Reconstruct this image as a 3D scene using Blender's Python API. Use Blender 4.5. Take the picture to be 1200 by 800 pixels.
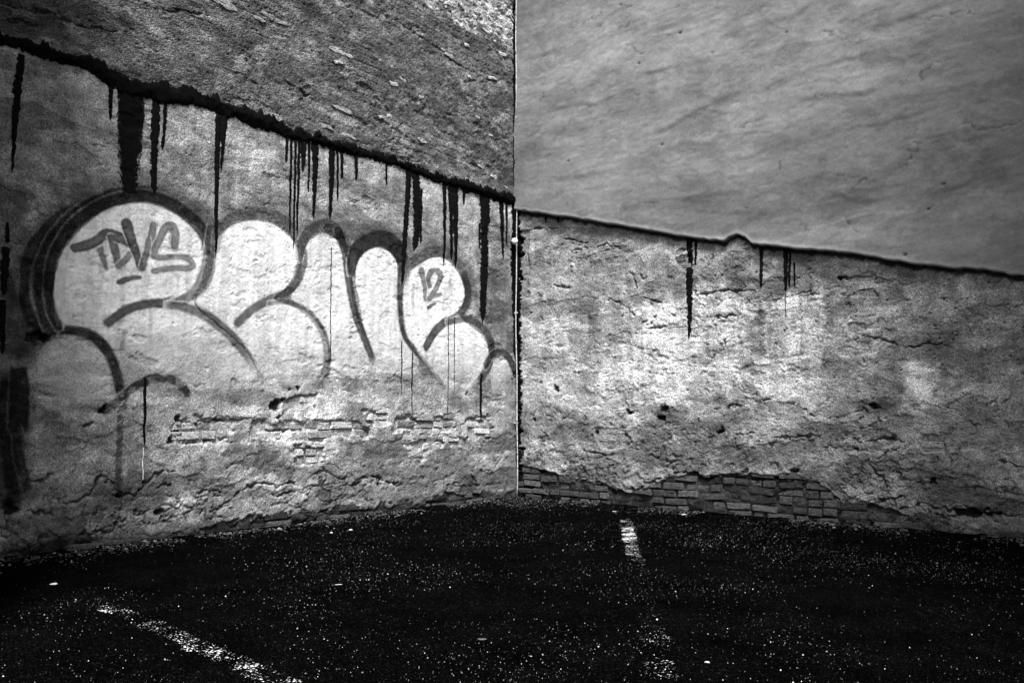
import bpy, bmesh, math, random
import numpy as np

# ------------------------------------------------------------------ scene, camera, light
for o in list(bpy.data.objects):
    bpy.data.objects.remove(o, do_unlink=True)
S = bpy.context.scene
COL = S.collection
random.seed(7)
RNG = np.random.default_rng(11)

F_PX = 927.0
PITCH = math.atan(90.0 / F_PX)
YAW = math.radians(39.6)
CAM = np.array([5.98, -7.30, 0.95])
cam_d = bpy.data.cameras.new('camera')
cam_d.sensor_width = 36.0
cam_d.lens = F_PX / 1200.0 * 36.0
cam_d.clip_end = 500.0
cam = bpy.data.objects.new('camera', cam_d)
COL.objects.link(cam)
cam.location = CAM
cam.rotation_euler = (math.pi / 2 + PITCH, 0, YAW)
S.camera = cam

SUN_ELEV = math.radians(56)
SHADE_HOUSE_A, SHADE_HOUSE_B = 6.4, 10.5
SUN_DIR = np.array([0.70, -0.71])            # horizontal direction from the yard corner towards the sun
w = bpy.data.worlds.new('World')
S.world = w
w.use_nodes = True
wn = w.node_tree
wn.nodes.clear()
sky = wn.nodes.new('ShaderNodeTexSky')
sky.sky_type = 'NISHITA'
sky.sun_disc = False
sky.sun_elevation = SUN_ELEV
sky.sun_rotation = math.atan2(SUN_DIR[0], SUN_DIR[1])
sky.air_density = 1.0
sky.dust_density = 3.0
tobw = wn.nodes.new('ShaderNodeRGBToBW')      # monochrome photograph: a grey sky
bg = wn.nodes.new('ShaderNodeBackground')
bg.inputs['Strength'].default_value = 0.06
wo = wn.nodes.new('ShaderNodeOutputWorld')
wn.links.new(sky.outputs[0], tobw.inputs[0])
wn.links.new(tobw.outputs[0], bg.inputs['Color'])
wn.links.new(bg.outputs[0], wo.inputs['Surface'])

sun_d = bpy.data.lights.new('sun', 'SUN')
sun_d.energy = 1.5
sun_d.angle = math.radians(16)
sun_d.color = (1, 1, 1)
sun = bpy.data.objects.new('sun', sun_d)
COL.objects.link(sun)
sun.rotation_euler = (math.pi / 2 - SUN_ELEV, 0, math.atan2(SUN_DIR[0], -SUN_DIR[1]))

S.view_settings.view_transform = 'Standard'
S.view_settings.look = 'None'
S.view_settings.gamma = 1.0
S.view_settings.exposure = 2.6
S.view_settings.use_curve_mapping = False

# ------------------------------------------------------------------ projection of traced points onto the real planes
_fw = np.array([-math.sin(YAW), math.cos(YAW), 0.0])
_rt = np.array([math.cos(YAW), math.sin(YAW), 0.0])
_up = np.array([0.0, 0.0, 1.0])


def ray(px, py):
    px = np.asarray(px, float); py = np.asarray(py, float)
    dx = (px - 600) / F_PX
    dy = (400 - py) / F_PX
    cp, sp = math.cos(PITCH), math.sin(PITCH)
    f = cp - sp * dy
    u = sp + cp * dy
    return f[..., None] * _fw + dx[..., None] * _rt + u[..., None] * _up


def on_left(px, py):                          # -> distance from corner along left wall, height
    d = ray(px, py)
    t = -CAM[0] / d[..., 0]
    return -(CAM[1] + t * d[..., 1]), CAM[2] + t * d[..., 2]


def on_right(px, py):
    d = ray(px, py)
    t = -CAM[1] / d[..., 1]
    return CAM[0] + t * d[..., 0], CAM[2] + t * d[..., 2]


def on_ground(px, py):
    d = ray(px, py)
    t = -CAM[2] / d[..., 2]
    return CAM[0] + t * d[..., 0], CAM[1] + t * d[..., 1]


# ------------------------------------------------------------------ noise
_TAB = RNG.random((16, 256, 256)).astype(np.float32)


def vnoise(x, y, k=0):
    x = np.asarray(x, np.float32); y = np.asarray(y, np.float32)
    xi = np.floor(x).astype(np.int32); yi = np.floor(y).astype(np.int32)
    fx = x - xi; fy = y - yi
    fx = fx * fx * fx * (fx * (fx * 6 - 15) + 10); fy = fy * fy * fy * (fy * (fy * 6 - 15) + 10)
    T = _TAB[k % 16]
    x0 = xi & 255; x1 = (xi + 1) & 255; y0 = yi & 255; y1 = (yi + 1) & 255
    a = T[x0, y0]; b = T[x1, y0]; c = T[x0, y1]; d = T[x1, y1]
    return (a * (1 - fx) + b * fx) * (1 - fy) + (c * (1 - fx) + d * fx) * fy


def fbm(x, y, oct=4, k=0, gain=0.5):          # about 0 +-0.5
    s = 0; a = 1.0; tot = 0
    ca, sa = 0.8, 0.6
    for i in range(oct):
        s = s + a * (vnoise(x + 37.3 * i + 5 * k, y + 11.7 * i + 9 * k, k + i) - 0.5)
        tot += a
        a *= gain
        x, y = (ca * x - sa * y) * 2.03, (sa * x + ca * y) * 2.03
    return s / tot * 1.6


def ridged(x, y, oct=3, k=0):
    s = 0; a = 1.0; tot = 0
    for i in range(oct):
        s = s + a * (1 - np.abs(2 * vnoise(x + 17.3 * i, y + 31.7 * i, k + i) - 1))
        tot += a; a *= 0.5; x = x * 2.07; y = y * 2.07
    return s / tot


def sstep(a, b, x):
    t = np.clip((x - a) / (b - a), 0, 1)
    return t * t * (3 - 2 * t)


def voronoi(x, y, k=0):
    """distance to the nearest cell border (in cells) and a random value per cell"""
    xi = np.floor(x).astype(np.int32); yi = np.floor(y).astype(np.int32)
    d1 = np.full(x.shape, 9e9, np.float32); d2 = d1.copy(); cid = np.zeros(x.shape, np.float32)
    for a in (-1, 0, 1):
        for b in (-1, 0, 1):
            cx = (xi + a) & 255; cy = (yi + b) & 255
            px = xi + a + 0.1 + 0.8 * _TAB[k][cx, cy]; py = yi + b + 0.1 + 0.8 * _TAB[k + 1][cx, cy]
            d = np.hypot(x - px, y - py).astype(np.float32)
            n1 = d < d1
            d2 = np.where(n1, d1, np.minimum(d2, d)); cid = np.where(n1, _TAB[k + 2][cx, cy], cid); d1 = np.where(n1, d, d1)
    return d2 - d1, cid


def plates(f, mask, sx, sz, depth, lift, k, gap=0.07):
    """a coat that has cracked into plates, each sitting at its own level"""
    ii = np.where(mask > 0.02)
    p = f.P[ii]; q = f.Q[ii]; m = mask[ii]
    wx = p / sx + 0.9 * fbm(p / (sx * 0.8), q / (sx * 0.8), 4, k); wz = q / sz + 0.9 * fbm(p / (sx * 0.8), q / (sx * 0.8), 4, k + 4)
    e, c = voronoi(wx, wz, k)
    ck = np.exp(-(e / (gap * (0.3 + 1.4 * vnoise(p / 0.08, q / 0.08, k)))) ** 2) * m
    f.H[ii] += lift * (c - 0.5) * m - depth * ck
    shade = np.zeros(f.P.shape, np.float32); shade[ii] = ck
    cell = np.zeros(f.P.shape, np.float32); cell[ii] = (c - 0.5) * m
    return shade, cell


def seg_dist(P, Q, pts, wid=None):
    """distance of points (P,Q) to a polyline; with widths also the local half width at the closest point, and t along"""
    best = np.full(P.shape, 1e9, np.float32)
    bw = np.zeros(P.shape, np.float32)
    bt = np.zeros(P.shape, np.float32)
    n = len(pts) - 1
    for i in range(n):
        ax, ay = pts[i]; bx, by = pts[i + 1]
        vx, vy = bx - ax, by - ay
        L = vx * vx + vy * vy + 1e-12
        t = np.clip(((P - ax) * vx + (Q - ay) * vy) / L, 0, 1)
        d = np.hypot(P - ax - t * vx, Q - ay - t * vy)
        if wid is None:
            m = d < best
            best = np.where(m, d, best)
        else:
            hw = wid[i] * (1 - t) + wid[i + 1] * t
            dn = d / hw
            m = dn < best
            best = np.where(m, dn, best)
            bw = np.where(m, hw, bw)
        bt = np.where(m, (i + t) / n, bt)
    return best, bw, bt


def spline(pts, sub=6):
    p = np.asarray(pts, float)
    if len(p) < 3:
        t = np.linspace(0, 1, sub + 1)[:, None]
        return p[0] * (1 - t) + p[-1] * t
    q = np.vstack([2 * p[0] - p[1], p, 2 * p[-1] - p[-2]])
    out = []
    for i in range(1, len(q) - 2):
        for j in range(sub):
            t = j / sub
            out.append(0.5 * ((2 * q[i]) + (-q[i - 1] + q[i + 1]) * t + (2 * q[i - 1] - 5 * q[i] + 4 * q[i + 1] - q[i + 2]) * t * t
                              + (-q[i - 1] + 3 * q[i] - 3 * q[i + 1] + q[i + 2]) * t ** 3))
    out.append(p[-1])
    return np.array(out)


def poly_sd(P, Q, poly):
    """signed distance to polygon, positive inside"""
    poly = np.asarray(poly, float)
    inside = np.zeros(P.shape, bool)
    n = len(poly)
    for i in range(n):
        ax, ay = poly[i]; bx, by = poly[(i + 1) % n]
        c = ((ay > Q) != (by > Q))
        with np.errstate(divide='ignore', invalid='ignore'):
            xx = (bx - ax) * (Q - ay) / (by - ay + 1e-12) + ax
        inside ^= c & (P < xx)
    d, _, _ = seg_dist(P, Q, np.vstack([poly, poly[:1]]))
    return np.where(inside, d, -d)


# ------------------------------------------------------------------ object helpers
def empty(name, label, cat, loc=(0, 0, 0), group=None):
    o = bpy.data.objects.new(name, None)
    COL.objects.link(o)
    o.empty_display_size = 0.2
    o.location = loc
    o['label'] = label; o['category'] = cat
    if group: o['group'] = group
    return o


def mesh_obj(name, me, mat, parent=None, **props):
    o = bpy.data.objects.new(name, me)
    COL.objects.link(o)
    if mat is not None and not me.materials:
        me.materials.append(mat)
    if parent is not None:
        o.parent = parent
        o.matrix_parent_inverse = parent.matrix_basis.inverted()
    for k, v in props.items():
        o[k] = v
    return o


def np_mesh(name, co, quads, attrs=None, smooth=True):
    me = bpy.data.meshes.new(name)
    nv = len(co); nf = len(quads); k = quads.shape[1]
    me.vertices.add(nv)
    me.vertices.foreach_set('co', np.ascontiguousarray(co, np.float32).ravel())
    me.loops.add(nf * k)
    me.loops.foreach_set('vertex_index', np.ascontiguousarray(quads, np.int32).ravel())
    me.polygons.add(nf)
    me.polygons.foreach_set('loop_start', np.arange(0, nf * k, k, dtype=np.int32))
    me.polygons.foreach_set('loop_total', np.full(nf, k, np.int32))
    me.update(calc_edges=True)
    me.polygons.foreach_set('use_smooth', np.full(nf, smooth, bool))
    for n, v in (attrs or {}).items():
        a = me.attributes.new(n, 'FLOAT', 'POINT')
        a.data.foreach_set('value', np.ascontiguousarray(v, np.float32).ravel())
    me.update()
    return me


def grid_quads(nu, nz, flip=False):
    i = np.arange(nu - 1)[:, None] * nz + np.arange(nz - 1)[None, :]
    q = np.stack([i, i + nz, i + nz + 1, i + 1], -1).reshape(-1, 4)
    return q[:, ::-1] if flip else q


# ------------------------------------------------------------------ materials
def new_mat(name):
    m = bpy.data.materials.new(name)
    m.use_nodes = True
    nt = m.node_tree
    nt.nodes.clear()
    out = nt.nodes.new('ShaderNodeOutputMaterial')
    return m, nt, out


def nd(nt, typ, **kw):
    n = nt.nodes.new(typ)
    for k, v in kw.items():
        if k.startswith('i_'):
            n.inputs[k[2:].replace('_', ' ')].default_value = v
        else:
            setattr(n, k, v)
    return n


def math_n(nt, op, a, b=None, clamp=False):
    n = nt.nodes.new('ShaderNodeMath')
    n.operation = op
    n.use_clamp = clamp
    for i, v in enumerate((a, b)):
        if v is None: continue
        if isinstance(v, (int, float)): n.inputs[i].default_value = v
        else: nt.links.new(v, n.inputs[i])
    return n.outputs[0]


def noise_n(nt, vec, scale, detail=4, rough=0.6, dist=0.0):
    n = nd(nt, 'ShaderNodeTexNoise')
    n.inputs['Scale'].default_value = scale
    n.inputs['Detail'].default_value = detail
    n.inputs['Roughness'].default_value = rough
    n.inputs['Distortion'].default_value = dist
    nt.links.new(vec, n.inputs['Vector'])
    return n.outputs['Fac']


def remap(nt, v, a, b, c, d):
    n = nd(nt, 'ShaderNodeMapRange')
    n.inputs['From Min'].default_value = a; n.inputs['From Max'].default_value = b
    n.inputs['To Min'].default_value = c; n.inputs['To Max'].default_value = d
    nt.links.new(v, n.inputs['Value'])
    return n.outputs[0]


def bump_chain(nt, vec, parts):
    prev = None
    for scale, detail, strength, dist in parts:
        b = nd(nt, 'ShaderNodeBump')
        b.inputs['Strength'].default_value = strength
        b.inputs['Distance'].default_value = dist
        nt.links.new(noise_n(nt, vec, scale, detail, 0.65), b.inputs['Height'])
        if prev: nt.links.new(prev, b.inputs['Normal'])
        prev = b.outputs[0]
    return prev


def surf(nt, color, rough, spec, normal):
    p = nd(nt, 'ShaderNodeBsdfPrincipled')
    p.inputs['Roughness'].default_value = rough
    p.inputs['Specular IOR Level'].default_value = spec
    if isinstance(color, (int, float)):
        p.inputs['Base Color'].default_value = (color, color, color, 1)
    else:
        nt.links.new(color, p.inputs['Base Color'])
    if normal is not None: nt.links.new(normal, p.inputs['Normal'])
    return p.outputs[0]


def geo_pos(nt):
    return nd(nt, 'ShaderNodeNewGeometry').outputs['Position']


WALL_BUMP = [(26, 6, 0.7, 0.02), (75, 5, 0.9, 0.014)]


def render_material(name, speck=0.85, mottle=0.4, bump=WALL_BUMP, fine=85):
    m, nt, out = new_mat(name)
    pos = geo_pos(nt)
    tone = nd(nt, 'ShaderNodeAttribute', attribute_name='tone').outputs['Fac']
    mid = remap(nt, noise_n(nt, pos, 9, 6, 0.65), 0.3, 0.7, 1 - mottle, 1 + mottle)
    fin = remap(nt, noise_n(nt, pos, fine, 4, 0.75), 0.30, 0.62, 1 - speck, 1.3)
    pit = remap(nt, noise_n(nt, pos, 60, 3, 0.7), 0.27, 0.36, 1 - 0.6 * speck, 1.0)
    c = math_n(nt, 'MULTIPLY', tone, mid)
    c = math_n(nt, 'MULTIPLY', c, fin)
    c = math_n(nt, 'MULTIPLY', c, pit)
    nt.links.new(surf(nt, c, 0.95, 0.1, bump_chain(nt, pos, bump)), out.inputs['Surface'])
    return m


M_lower = render_material('old_render')
M_upper = render_material('rough_render', speck=0.7, mottle=0.35, bump=[(22, 6, 0.8, 0.03), (80, 4, 0.9, 0.014)])
M_smooth = render_material('smooth_render', speck=0.32, mottle=0.12, bump=[(14, 4, 0.25, 0.012), (160, 3, 0.5, 0.003)], fine=240)

m, nt, out = new_mat('brick_face')
pos = geo_pos(nt)
oc = nd(nt, 'ShaderNodeObjectInfo').outputs['Color']
bw = nd(nt, 'ShaderNodeRGBToBW'); nt.links.new(oc, bw.inputs[0])
c = math_n(nt, 'MULTIPLY', bw.outputs[0], remap(nt, noise_n(nt, pos, 30, 5, 0.7), 0.3, 0.7, 0.6, 1.35))
c = math_n(nt, 'MULTIPLY', c, remap(nt, noise_n(nt, pos, 85, 4, 0.75), 0.3, 0.62, 0.25, 1.35))
nt.links.new(surf(nt, c, 0.95, 0.1, bump_chain(nt, pos, [(30, 6, 1.0, 0.035), (90, 4, 1.0, 0.016)])), out.inputs['Surface'])
M_brick = m


def paint_material(name, color, speck=0.4, flake=0.0):
    """spray paint: coverage comes from the 'alpha' attribute, broken up by the render's grain"""
    m, nt, out = new_mat(name)
    pos = geo_pos(nt)
    al = nd(nt, 'ShaderNodeAttribute', attribute_name='alpha').outputs['Fac']
    g = remap(nt, noise_n(nt, pos, 150, 3, 0.65), 0.36, 0.56, 1 - speck, 1.0)
    g2 = remap(nt, noise_n(nt, pos, 24, 4, 0.7), 0.34, 0.5, 1 - speck * 0.6, 1.0)
    al = math_n(nt, 'MULTIPLY', math_n(nt, 'MULTIPLY', al, g), g2, clamp=True)
    tone = remap(nt, noise_n(nt, pos, 12, 5, 0.6), 0.3, 0.7, color * 0.82, color * 1.12)
    s = surf(nt, tone, 0.85, 0.1, bump_chain(nt, pos, [(26, 6, 0.5, 0.014), (75, 5, 0.6, 0.008)]))
    tr = nd(nt, 'ShaderNodeBsdfTransparent')
    mx = nd(nt, 'ShaderNodeMixShader')
    nt.links.new(al, mx.inputs[0]); nt.links.new(tr.outputs[0], mx.inputs[1]); nt.links.new(s, mx.inputs[2])
    nt.links.new(mx.outputs[0], out.inputs['Surface'])
    return m


M_white = paint_material('pale_spray_paint', 0.84, 0.22)
M_dark = paint_material('dark_spray_paint', 0.004, 0.22)
M_grey = paint_material('thin_dark_spray', 0.05, 0.35)
M_line = None


def plain(name, color, rough=0.8, spec=0.2, var=0.3, bump=((60, 4, 0.5, 0.006),), scale=30):
    m, nt, out = new_mat(name)
    pos = geo_pos(nt)
    c = remap(nt, noise_n(nt, pos, scale, 4, 0.6), 0.3, 0.7, color * (1 - var), color * (1 + var))
    nt.links.new(surf(nt, c, rough, spec, bump_chain(nt, pos, bump)), out.inputs['Surface'])
    return m


M_tar = plain('tar', 0.002, 0.8, 0.02, 0.5)
M_drip = plain('tar_drip', 0.002, 0.85, 0.02, 0.5)
def tar_material(name, color):
    m, nt, out = new_mat(name)
    pos = geo_pos(nt)
    e = nd(nt, 'ShaderNodeAttribute', attribute_name='edge').outputs['Fac']
    tl = nd(nt, 'ShaderNodeAttribute', attribute_name='tail').outputs['Fac']
    n = noise_n(nt, pos, 50, 4, 0.7)
    a = math_n(nt, 'SUBTRACT', 1.0, e)
    a = math_n(nt, 'ADD', a, math_n(nt, 'MULTIPLY', math_n(nt, 'SUBTRACT', n, 0.42), 2.2))
    a = math_n(nt, 'SUBTRACT', a, tl)
    a = math_n(nt, 'MULTIPLY', a, 5.0, clamp=True)
    s = surf(nt, remap(nt, noise_n(nt, pos, 30, 4, 0.6), 0.3, 0.7, color * 0.5, color * 1.6), 0.85, 0.03, bump_chain(nt, pos, ((60, 4, 0.5, 0.006),)))
    tr = nd(nt, 'ShaderNodeBsdfTransparent'); mx = nd(nt, 'ShaderNodeMixShader')
    nt.links.new(a, mx.inputs[0]); nt.links.new(tr.outputs[0], mx.inputs[1]); nt.links.new(s, mx.inputs[2])
    nt.links.new(mx.outputs[0], out.inputs['Surface'])
    return m


M_tar = tar_material('tar', 0.002)
M_drip = tar_material('tar_drip', 0.0035)
M_core = plain('masonry', 0.12)
M_rod = plain('pale_metal', 0.33, 0.7, 0.1, 0.85, ((120, 3, 0.4, 0.003),), 60)
M_cavity = plain('dirt', 0.02, 0.95, 0.02)

# ------------------------------------------------------------------ the two walls as height fields
class Field:
    """rows/columns of a wall surface: P along the wall, Q height, H how far proud of the wall plane"""
    def __init__(self, cols, zlo, zhi, nrow, side, extra_top=None):
        t = np.linspace(0, 1, nrow)
        Q = zlo[:, None] * (1 - t) + zhi[:, None] * t
        if extra_top is not None:
            te = np.linspace(0, 1, 16)[1:]
            Q = np.hstack([Q, zhi[:, None] * (1 - te) + extra_top * te])
        self.Q = Q.astype(np.float32)
        self.P = np.repeat(cols[:, None], Q.shape[1], 1).astype(np.float32)
        self.cols = cols
        self.nrow = nrow
        self.zlo = zlo; self.zhi = zhi
        self.side = side
        self.nu, self.nz = Q.shape
        rr = np.random.default_rng(self.nu * 7 + self.nz)
        self.g1 = rr.normal(0, 1, Q.shape).astype(np.float32); self.g2 = rr.normal(0, 1, Q.shape).astype(np.float32)
        self.grit = 0.0

    def world(self, P, Q, H):
        if self.side == 'L':
            return np.stack([H, -P, Q], -1)
        return np.stack([P, -H, Q], -1)

    def build(self, name, mat, parent, **props):
        if self.nz > self.nrow:                    # plain continuation above
            n0 = self.nrow
            self.g2[:, n0:] = 0
            self.H[:, n0:] = self.H[:, :n0].mean()
            self.T[:, n0:] = self.T[:, n0 - 80:n0].mean() * (1 + 0.4 * fbm(self.P[:, n0:] / 1.2, self.Q[:, n0:] / 1.2, 2, 3))
        self.T = np.clip(self.T * (1 + self.grit * 150 * self.g2), 0.003, 0.8)
        co = self.world(self.P, self.Q, self.H).reshape(-1, 3)
        me = np_mesh(name, co, grid_quads(self.nu, self.nz, flip=(self.side == 'L')), {'tone': self.T})
        return mesh_obj(name, me, mat, parent, **props)

    def sample(self, p, q):
        """height of the surface at (p,q), bilinear"""
        p = np.asarray(p, float); q = np.asarray(q, float)
        ci = np.clip(np.searchsorted(self.cols, p) - 1, 0, self.nu - 2)
        fc = np.clip((p - self.cols[ci]) / (self.cols[ci + 1] - self.cols[ci]), 0, 1)
        zl = self.zlo[ci] * (1 - fc) + self.zlo[ci + 1] * fc
        zh = self.zhi[ci] * (1 - fc) + self.zhi[ci + 1] * fc
        r = np.clip((q - zl) / (zh - zl) * (self.nrow - 1), 0, self.nrow - 1.001)
        ri = r.astype(int); fr = r - ri
        H = self.H
        return ((H[ci, ri] * (1 - fc) + H[ci + 1, ri] * fc) * (1 - fr) + (H[ci, ri + 1] * (1 - fc) + H[ci + 1, ri + 1] * fc) * fr)

    def sheet(self, name, alpha, offset, mat, parent, cut=0.03, **props):
        """a coat of paint: the faces of this surface where alpha is above zero, lifted off by offset"""
        alpha = np.clip(alpha * (1 - 0.10 * np.abs(self.g2)), 0, 1)
        m = alpha > cut
        cell = m[:-1, :-1] | m[1:, :-1] | m[1:, 1:] | m[:-1, 1:]
        if not cell.any(): return None
        i = (np.arange(self.nu - 1)[:, None] * self.nz + np.arange(self.nz - 1)[None, :])[cell]
        q = np.stack([i, i + self.nz, i + self.nz + 1, i + 1], -1)
        if self.side == 'L': q = q[:, ::-1]
        used, inv = np.unique(q, return_inverse=True)
        q = inv.reshape(-1, 4)
        co = self.world(self.P, self.Q, self.H + offset).reshape(-1, 3)[used]
        me = np_mesh(name, co, q, {'alpha': alpha.reshape(-1)[used]})
        return mesh_obj(name, me, mat, parent, **props)


def px_cols_left():
    px = np.arange(606, -31, -0.95)
    u, _ = on_left(px, np.full(px.shape, 490.0))
    u = u[u > 0.0]
    return np.concatenate([[0.0], u, np.linspace(u[-1], 9.0, 30)[1:]])


def px_cols_right(step):
    px = np.arange(604, 1231, step)
    v, _ = on_right(px, np.full(px.shape, 490.0))
    v = v[v > 0.0]
    return np.concatenate([[0.0], v, np.linspace(v[-1], 9.5, 30)[1:]])


def trace(pts, fn):
    p = np.array(pts, float)
    a, b = fn(p[:, 0], p[:, 1])
    return np.stack([a, b], 1)


def curve_at(tr, x):
    o = np.argsort(tr[:, 0])
    return np.interp(x, tr[o, 0], tr[o, 1])


def add_cracks(f, lines, fn, depth, width, k=3, wob=0.02):
    wp = f.P + wob * fbm(f.P / 0.09, f.Q / 0.09, 3, k) + 0.030 * fbm(f.P / 0.04, f.Q / 0.04, 2, k + 1)
    wq = f.Q + wob * fbm(f.P / 0.09, f.Q / 0.09, 3, k + 5) + 0.030 * fbm(f.P / 0.04, f.Q / 0.04, 2, k + 7)
    tot = np.zeros(f.P.shape, np.float32)
    for ln in lines:
        tr = trace(ln, fn) if fn else np.asarray(ln)
        lo = tr.min(0) - 0.08; hi = tr.max(0) + 0.08
        ii = np.where((f.P > lo[0]) & (f.P < hi[0]) & (f.Q > lo[1]) & (f.Q < hi[1]))
        if len(ii[0]) == 0: continue
        d, _, t = seg_dist(wp[ii], wq[ii], tr)
        wd = width * np.clip(-0.15 + 2.3 * vnoise(f.P[ii] / 0.05, f.Q[ii] / 0.05, k + 2), 0.12, 2) * (0.35 + 0.65 * np.sin(np.pi * np.clip(t, 0.03, 0.97)))
        tot[ii] = np.maximum(tot[ii], np.exp(-(d / wd) ** 2))
    return tot


def random_cracks(n, box, rng, ln=(0.08, 0.35), slope=0.5, bias=None):
    out = []
    while len(out) < n:
        p = rng.uniform(box[0], box[1]); q = rng.uniform(box[2], box[3])
        if bias is not None and rng.random() > bias(p, q): continue
        L = rng.uniform(*ln); a = rng.normal(0, slope)
        pts = [(p, q)]
        for i in range(5):
            a2 = a + rng.normal(0, 0.6)
            p += math.cos(a2) * L / 5; q += math.sin(a2) * L / 5
            pts.append((p, q))
        out.append(np.array(pts))
    return out


def add_pits(f, n, box, rng, r=(0.006, 0.016), bias=None):
    tot = np.zeros(f.P.shape, np.float32)
    dz = (f.zhi - f.zlo) / (f.nrow - 1)
    for _ in range(n):
        p = rng.uniform(box[0], box[1]); q = rng.uniform(box[2], box[3])
        if bias is not None and rng.random() > bias(p, q): continue
        rr = rng.uniform(*r)
        c0 = np.searchsorted(f.cols, p - 3 * rr); c1 = np.searchsorted(f.cols, p + 3 * rr) + 1
        cm = min(c0, f.nu - 1)
        r0 = int((q - 3 * rr - f.zlo[cm]) / dz[cm]); r1 = int((q + 3 * rr - f.zlo[cm]) / dz[cm]) + 2
        r0 = max(0, r0); r1 = min(f.nrow, r1)
        if r1 <= r0: continue
        s = (slice(c0, c1), slice(r0, r1))
        d = np.hypot((f.P[s] - p) / 1.4, f.Q[s] - q)
        tot[s] = np.maximum(tot[s], np.exp(-(d / rr) ** 2))
    return tot


# ---- left wall
SEAM_TOP = [(-60, 22), (0, 40), (50, 58), (100, 67), (125, 82), (150, 92), (175, 98), (225, 108), (262, 121), (300, 133), (340, 152), (380, 163),
            (433, 177), (487, 196), (521, 209), (549, 215), (576, 224), (597, 230), (605, 232)]
SEAM_BOT = [(-60, 42), (0, 58), (50, 70), (100, 85), (125, 105), (150, 115), (175, 120), (225, 125), (262, 138), (300, 151), (340, 163), (380, 174),
            (433, 188), (487, 206), (521, 219), (549, 227), (576, 235), (597, 241), (605, 243)]
LX = px_cols_left()
st = trace(SEAM_TOP, on_left); sb = trace(SEAM_BOT, on_left)
zs = 0.5 * (curve_at(st, LX) + curve_at(sb, LX))
tp = trace([(-60, -90), (606, -90)], on_left)
ztopL = np.interp(LX, tp[::-1, 0], tp[::-1, 1])
LLo = Field(LX, np.full(LX.shape, -0.12), zs + 0.03, 405, 'L')
LUp = Field(LX, zs - 0.02, np.maximum(ztopL, zs + 0.6), 285, 'L', extra_top=8.0)

rng = np.random.default_rng(5)
f = LLo
P, Q = f.P, f.Q
low = sstep(1.15, 0.35, Q)                               # rougher and more broken towards the foot
f.H = 0.032 + 0.014 * fbm(P / 0.9, Q / 0.7, 3, 1) + 0.007 * fbm(P / 0.22, Q / 0.15, 4, 2) * (0.35 + 0.8 * low)
f.H += 0.005 * fbm(P / 0.05, Q / 0.04, 3, 4) * (0.5 + 0.9 * low)
bl = fbm(P / 0.42, Q / 0.22, 5, 6) + 0.55 * low - 0.22
sp1 = sstep(0.12, 0.15, bl)                              # coat fallen away
bl2 = fbm(P / 0.16, Q / 0.09, 4, 9) + 0.3 * low - 0.12
sp2 = sstep(0.10, 0.14, bl2)
f.H -= 0.007 * sp1 + 0.004 * sp2

EXPL = [[(212, 488), (285, 486), (275, 500), (270, 520), (205, 522), (200, 505)],
        [(330, 462), (370, 460), (370, 490), (330, 490)],
        [(296, 492), (400, 490), (440, 500), (430, 512), (380, 520), (290, 515)],
        [(455, 487), (530, 485), (532, 508), (455, 510)],
        [(525, 512), (548, 512), (548, 525), (525, 525)],
        [(500, 518), (520, 518), (520, 530), (500, 530)], [(470, 520), (500, 515), (505, 535), (475, 538)], [(545, 490), (575, 488), (575, 512), (548, 512)],
        [(340, 520), (380, 522), (375, 545), (345, 545)], [(420, 480), (455, 478), (455, 498), (425, 500)]]
EXPL_BASE = [(0, 672), (0, 640), (60, 640), (120, 636), (180, 624), (225, 617), (262, 609), (300, 607), (345, 598), (395, 592), (440, 590), (470, 592),
             (520, 580), (548, 578), (575, 583), (575, 598), (520, 602), (400, 622), (200, 648), (100, 662)]
expo = np.zeros(P.shape, np.float32)
wob = 0.10 * fbm(P / 0.11, Q / 0.07, 4, 12) - 0.012
for pl in EXPL:
    tr = trace(pl, on_left)
    lo = tr.min(0) - 0.1; hi = tr.max(0) + 0.1
    ii = np.where((P > lo[0]) & (P < hi[0]) & (Q > lo[1]) & (Q < hi[1]))
    expo[ii] = np.maximum(expo[ii], sstep(-0.006, 0.006, poly_sd(P[ii], Q[ii], tr) + wob[ii]))
EB = trace(EXPL_BASE, on_left)
ii = np.where(Q < 0.5)
expo_b = np.zeros(P.shape, np.float32)
expo_b[ii] = sstep(-0.006, 0.006, poly_sd(P[ii], Q[ii], EB) + wob[ii])
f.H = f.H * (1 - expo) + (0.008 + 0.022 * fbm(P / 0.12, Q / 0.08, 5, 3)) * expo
f.H = f.H * (1 - expo_b) + (0.009 + 0.028 * fbm(P / 0.14, Q / 0.09, 5, 3)) * expo_b

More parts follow.
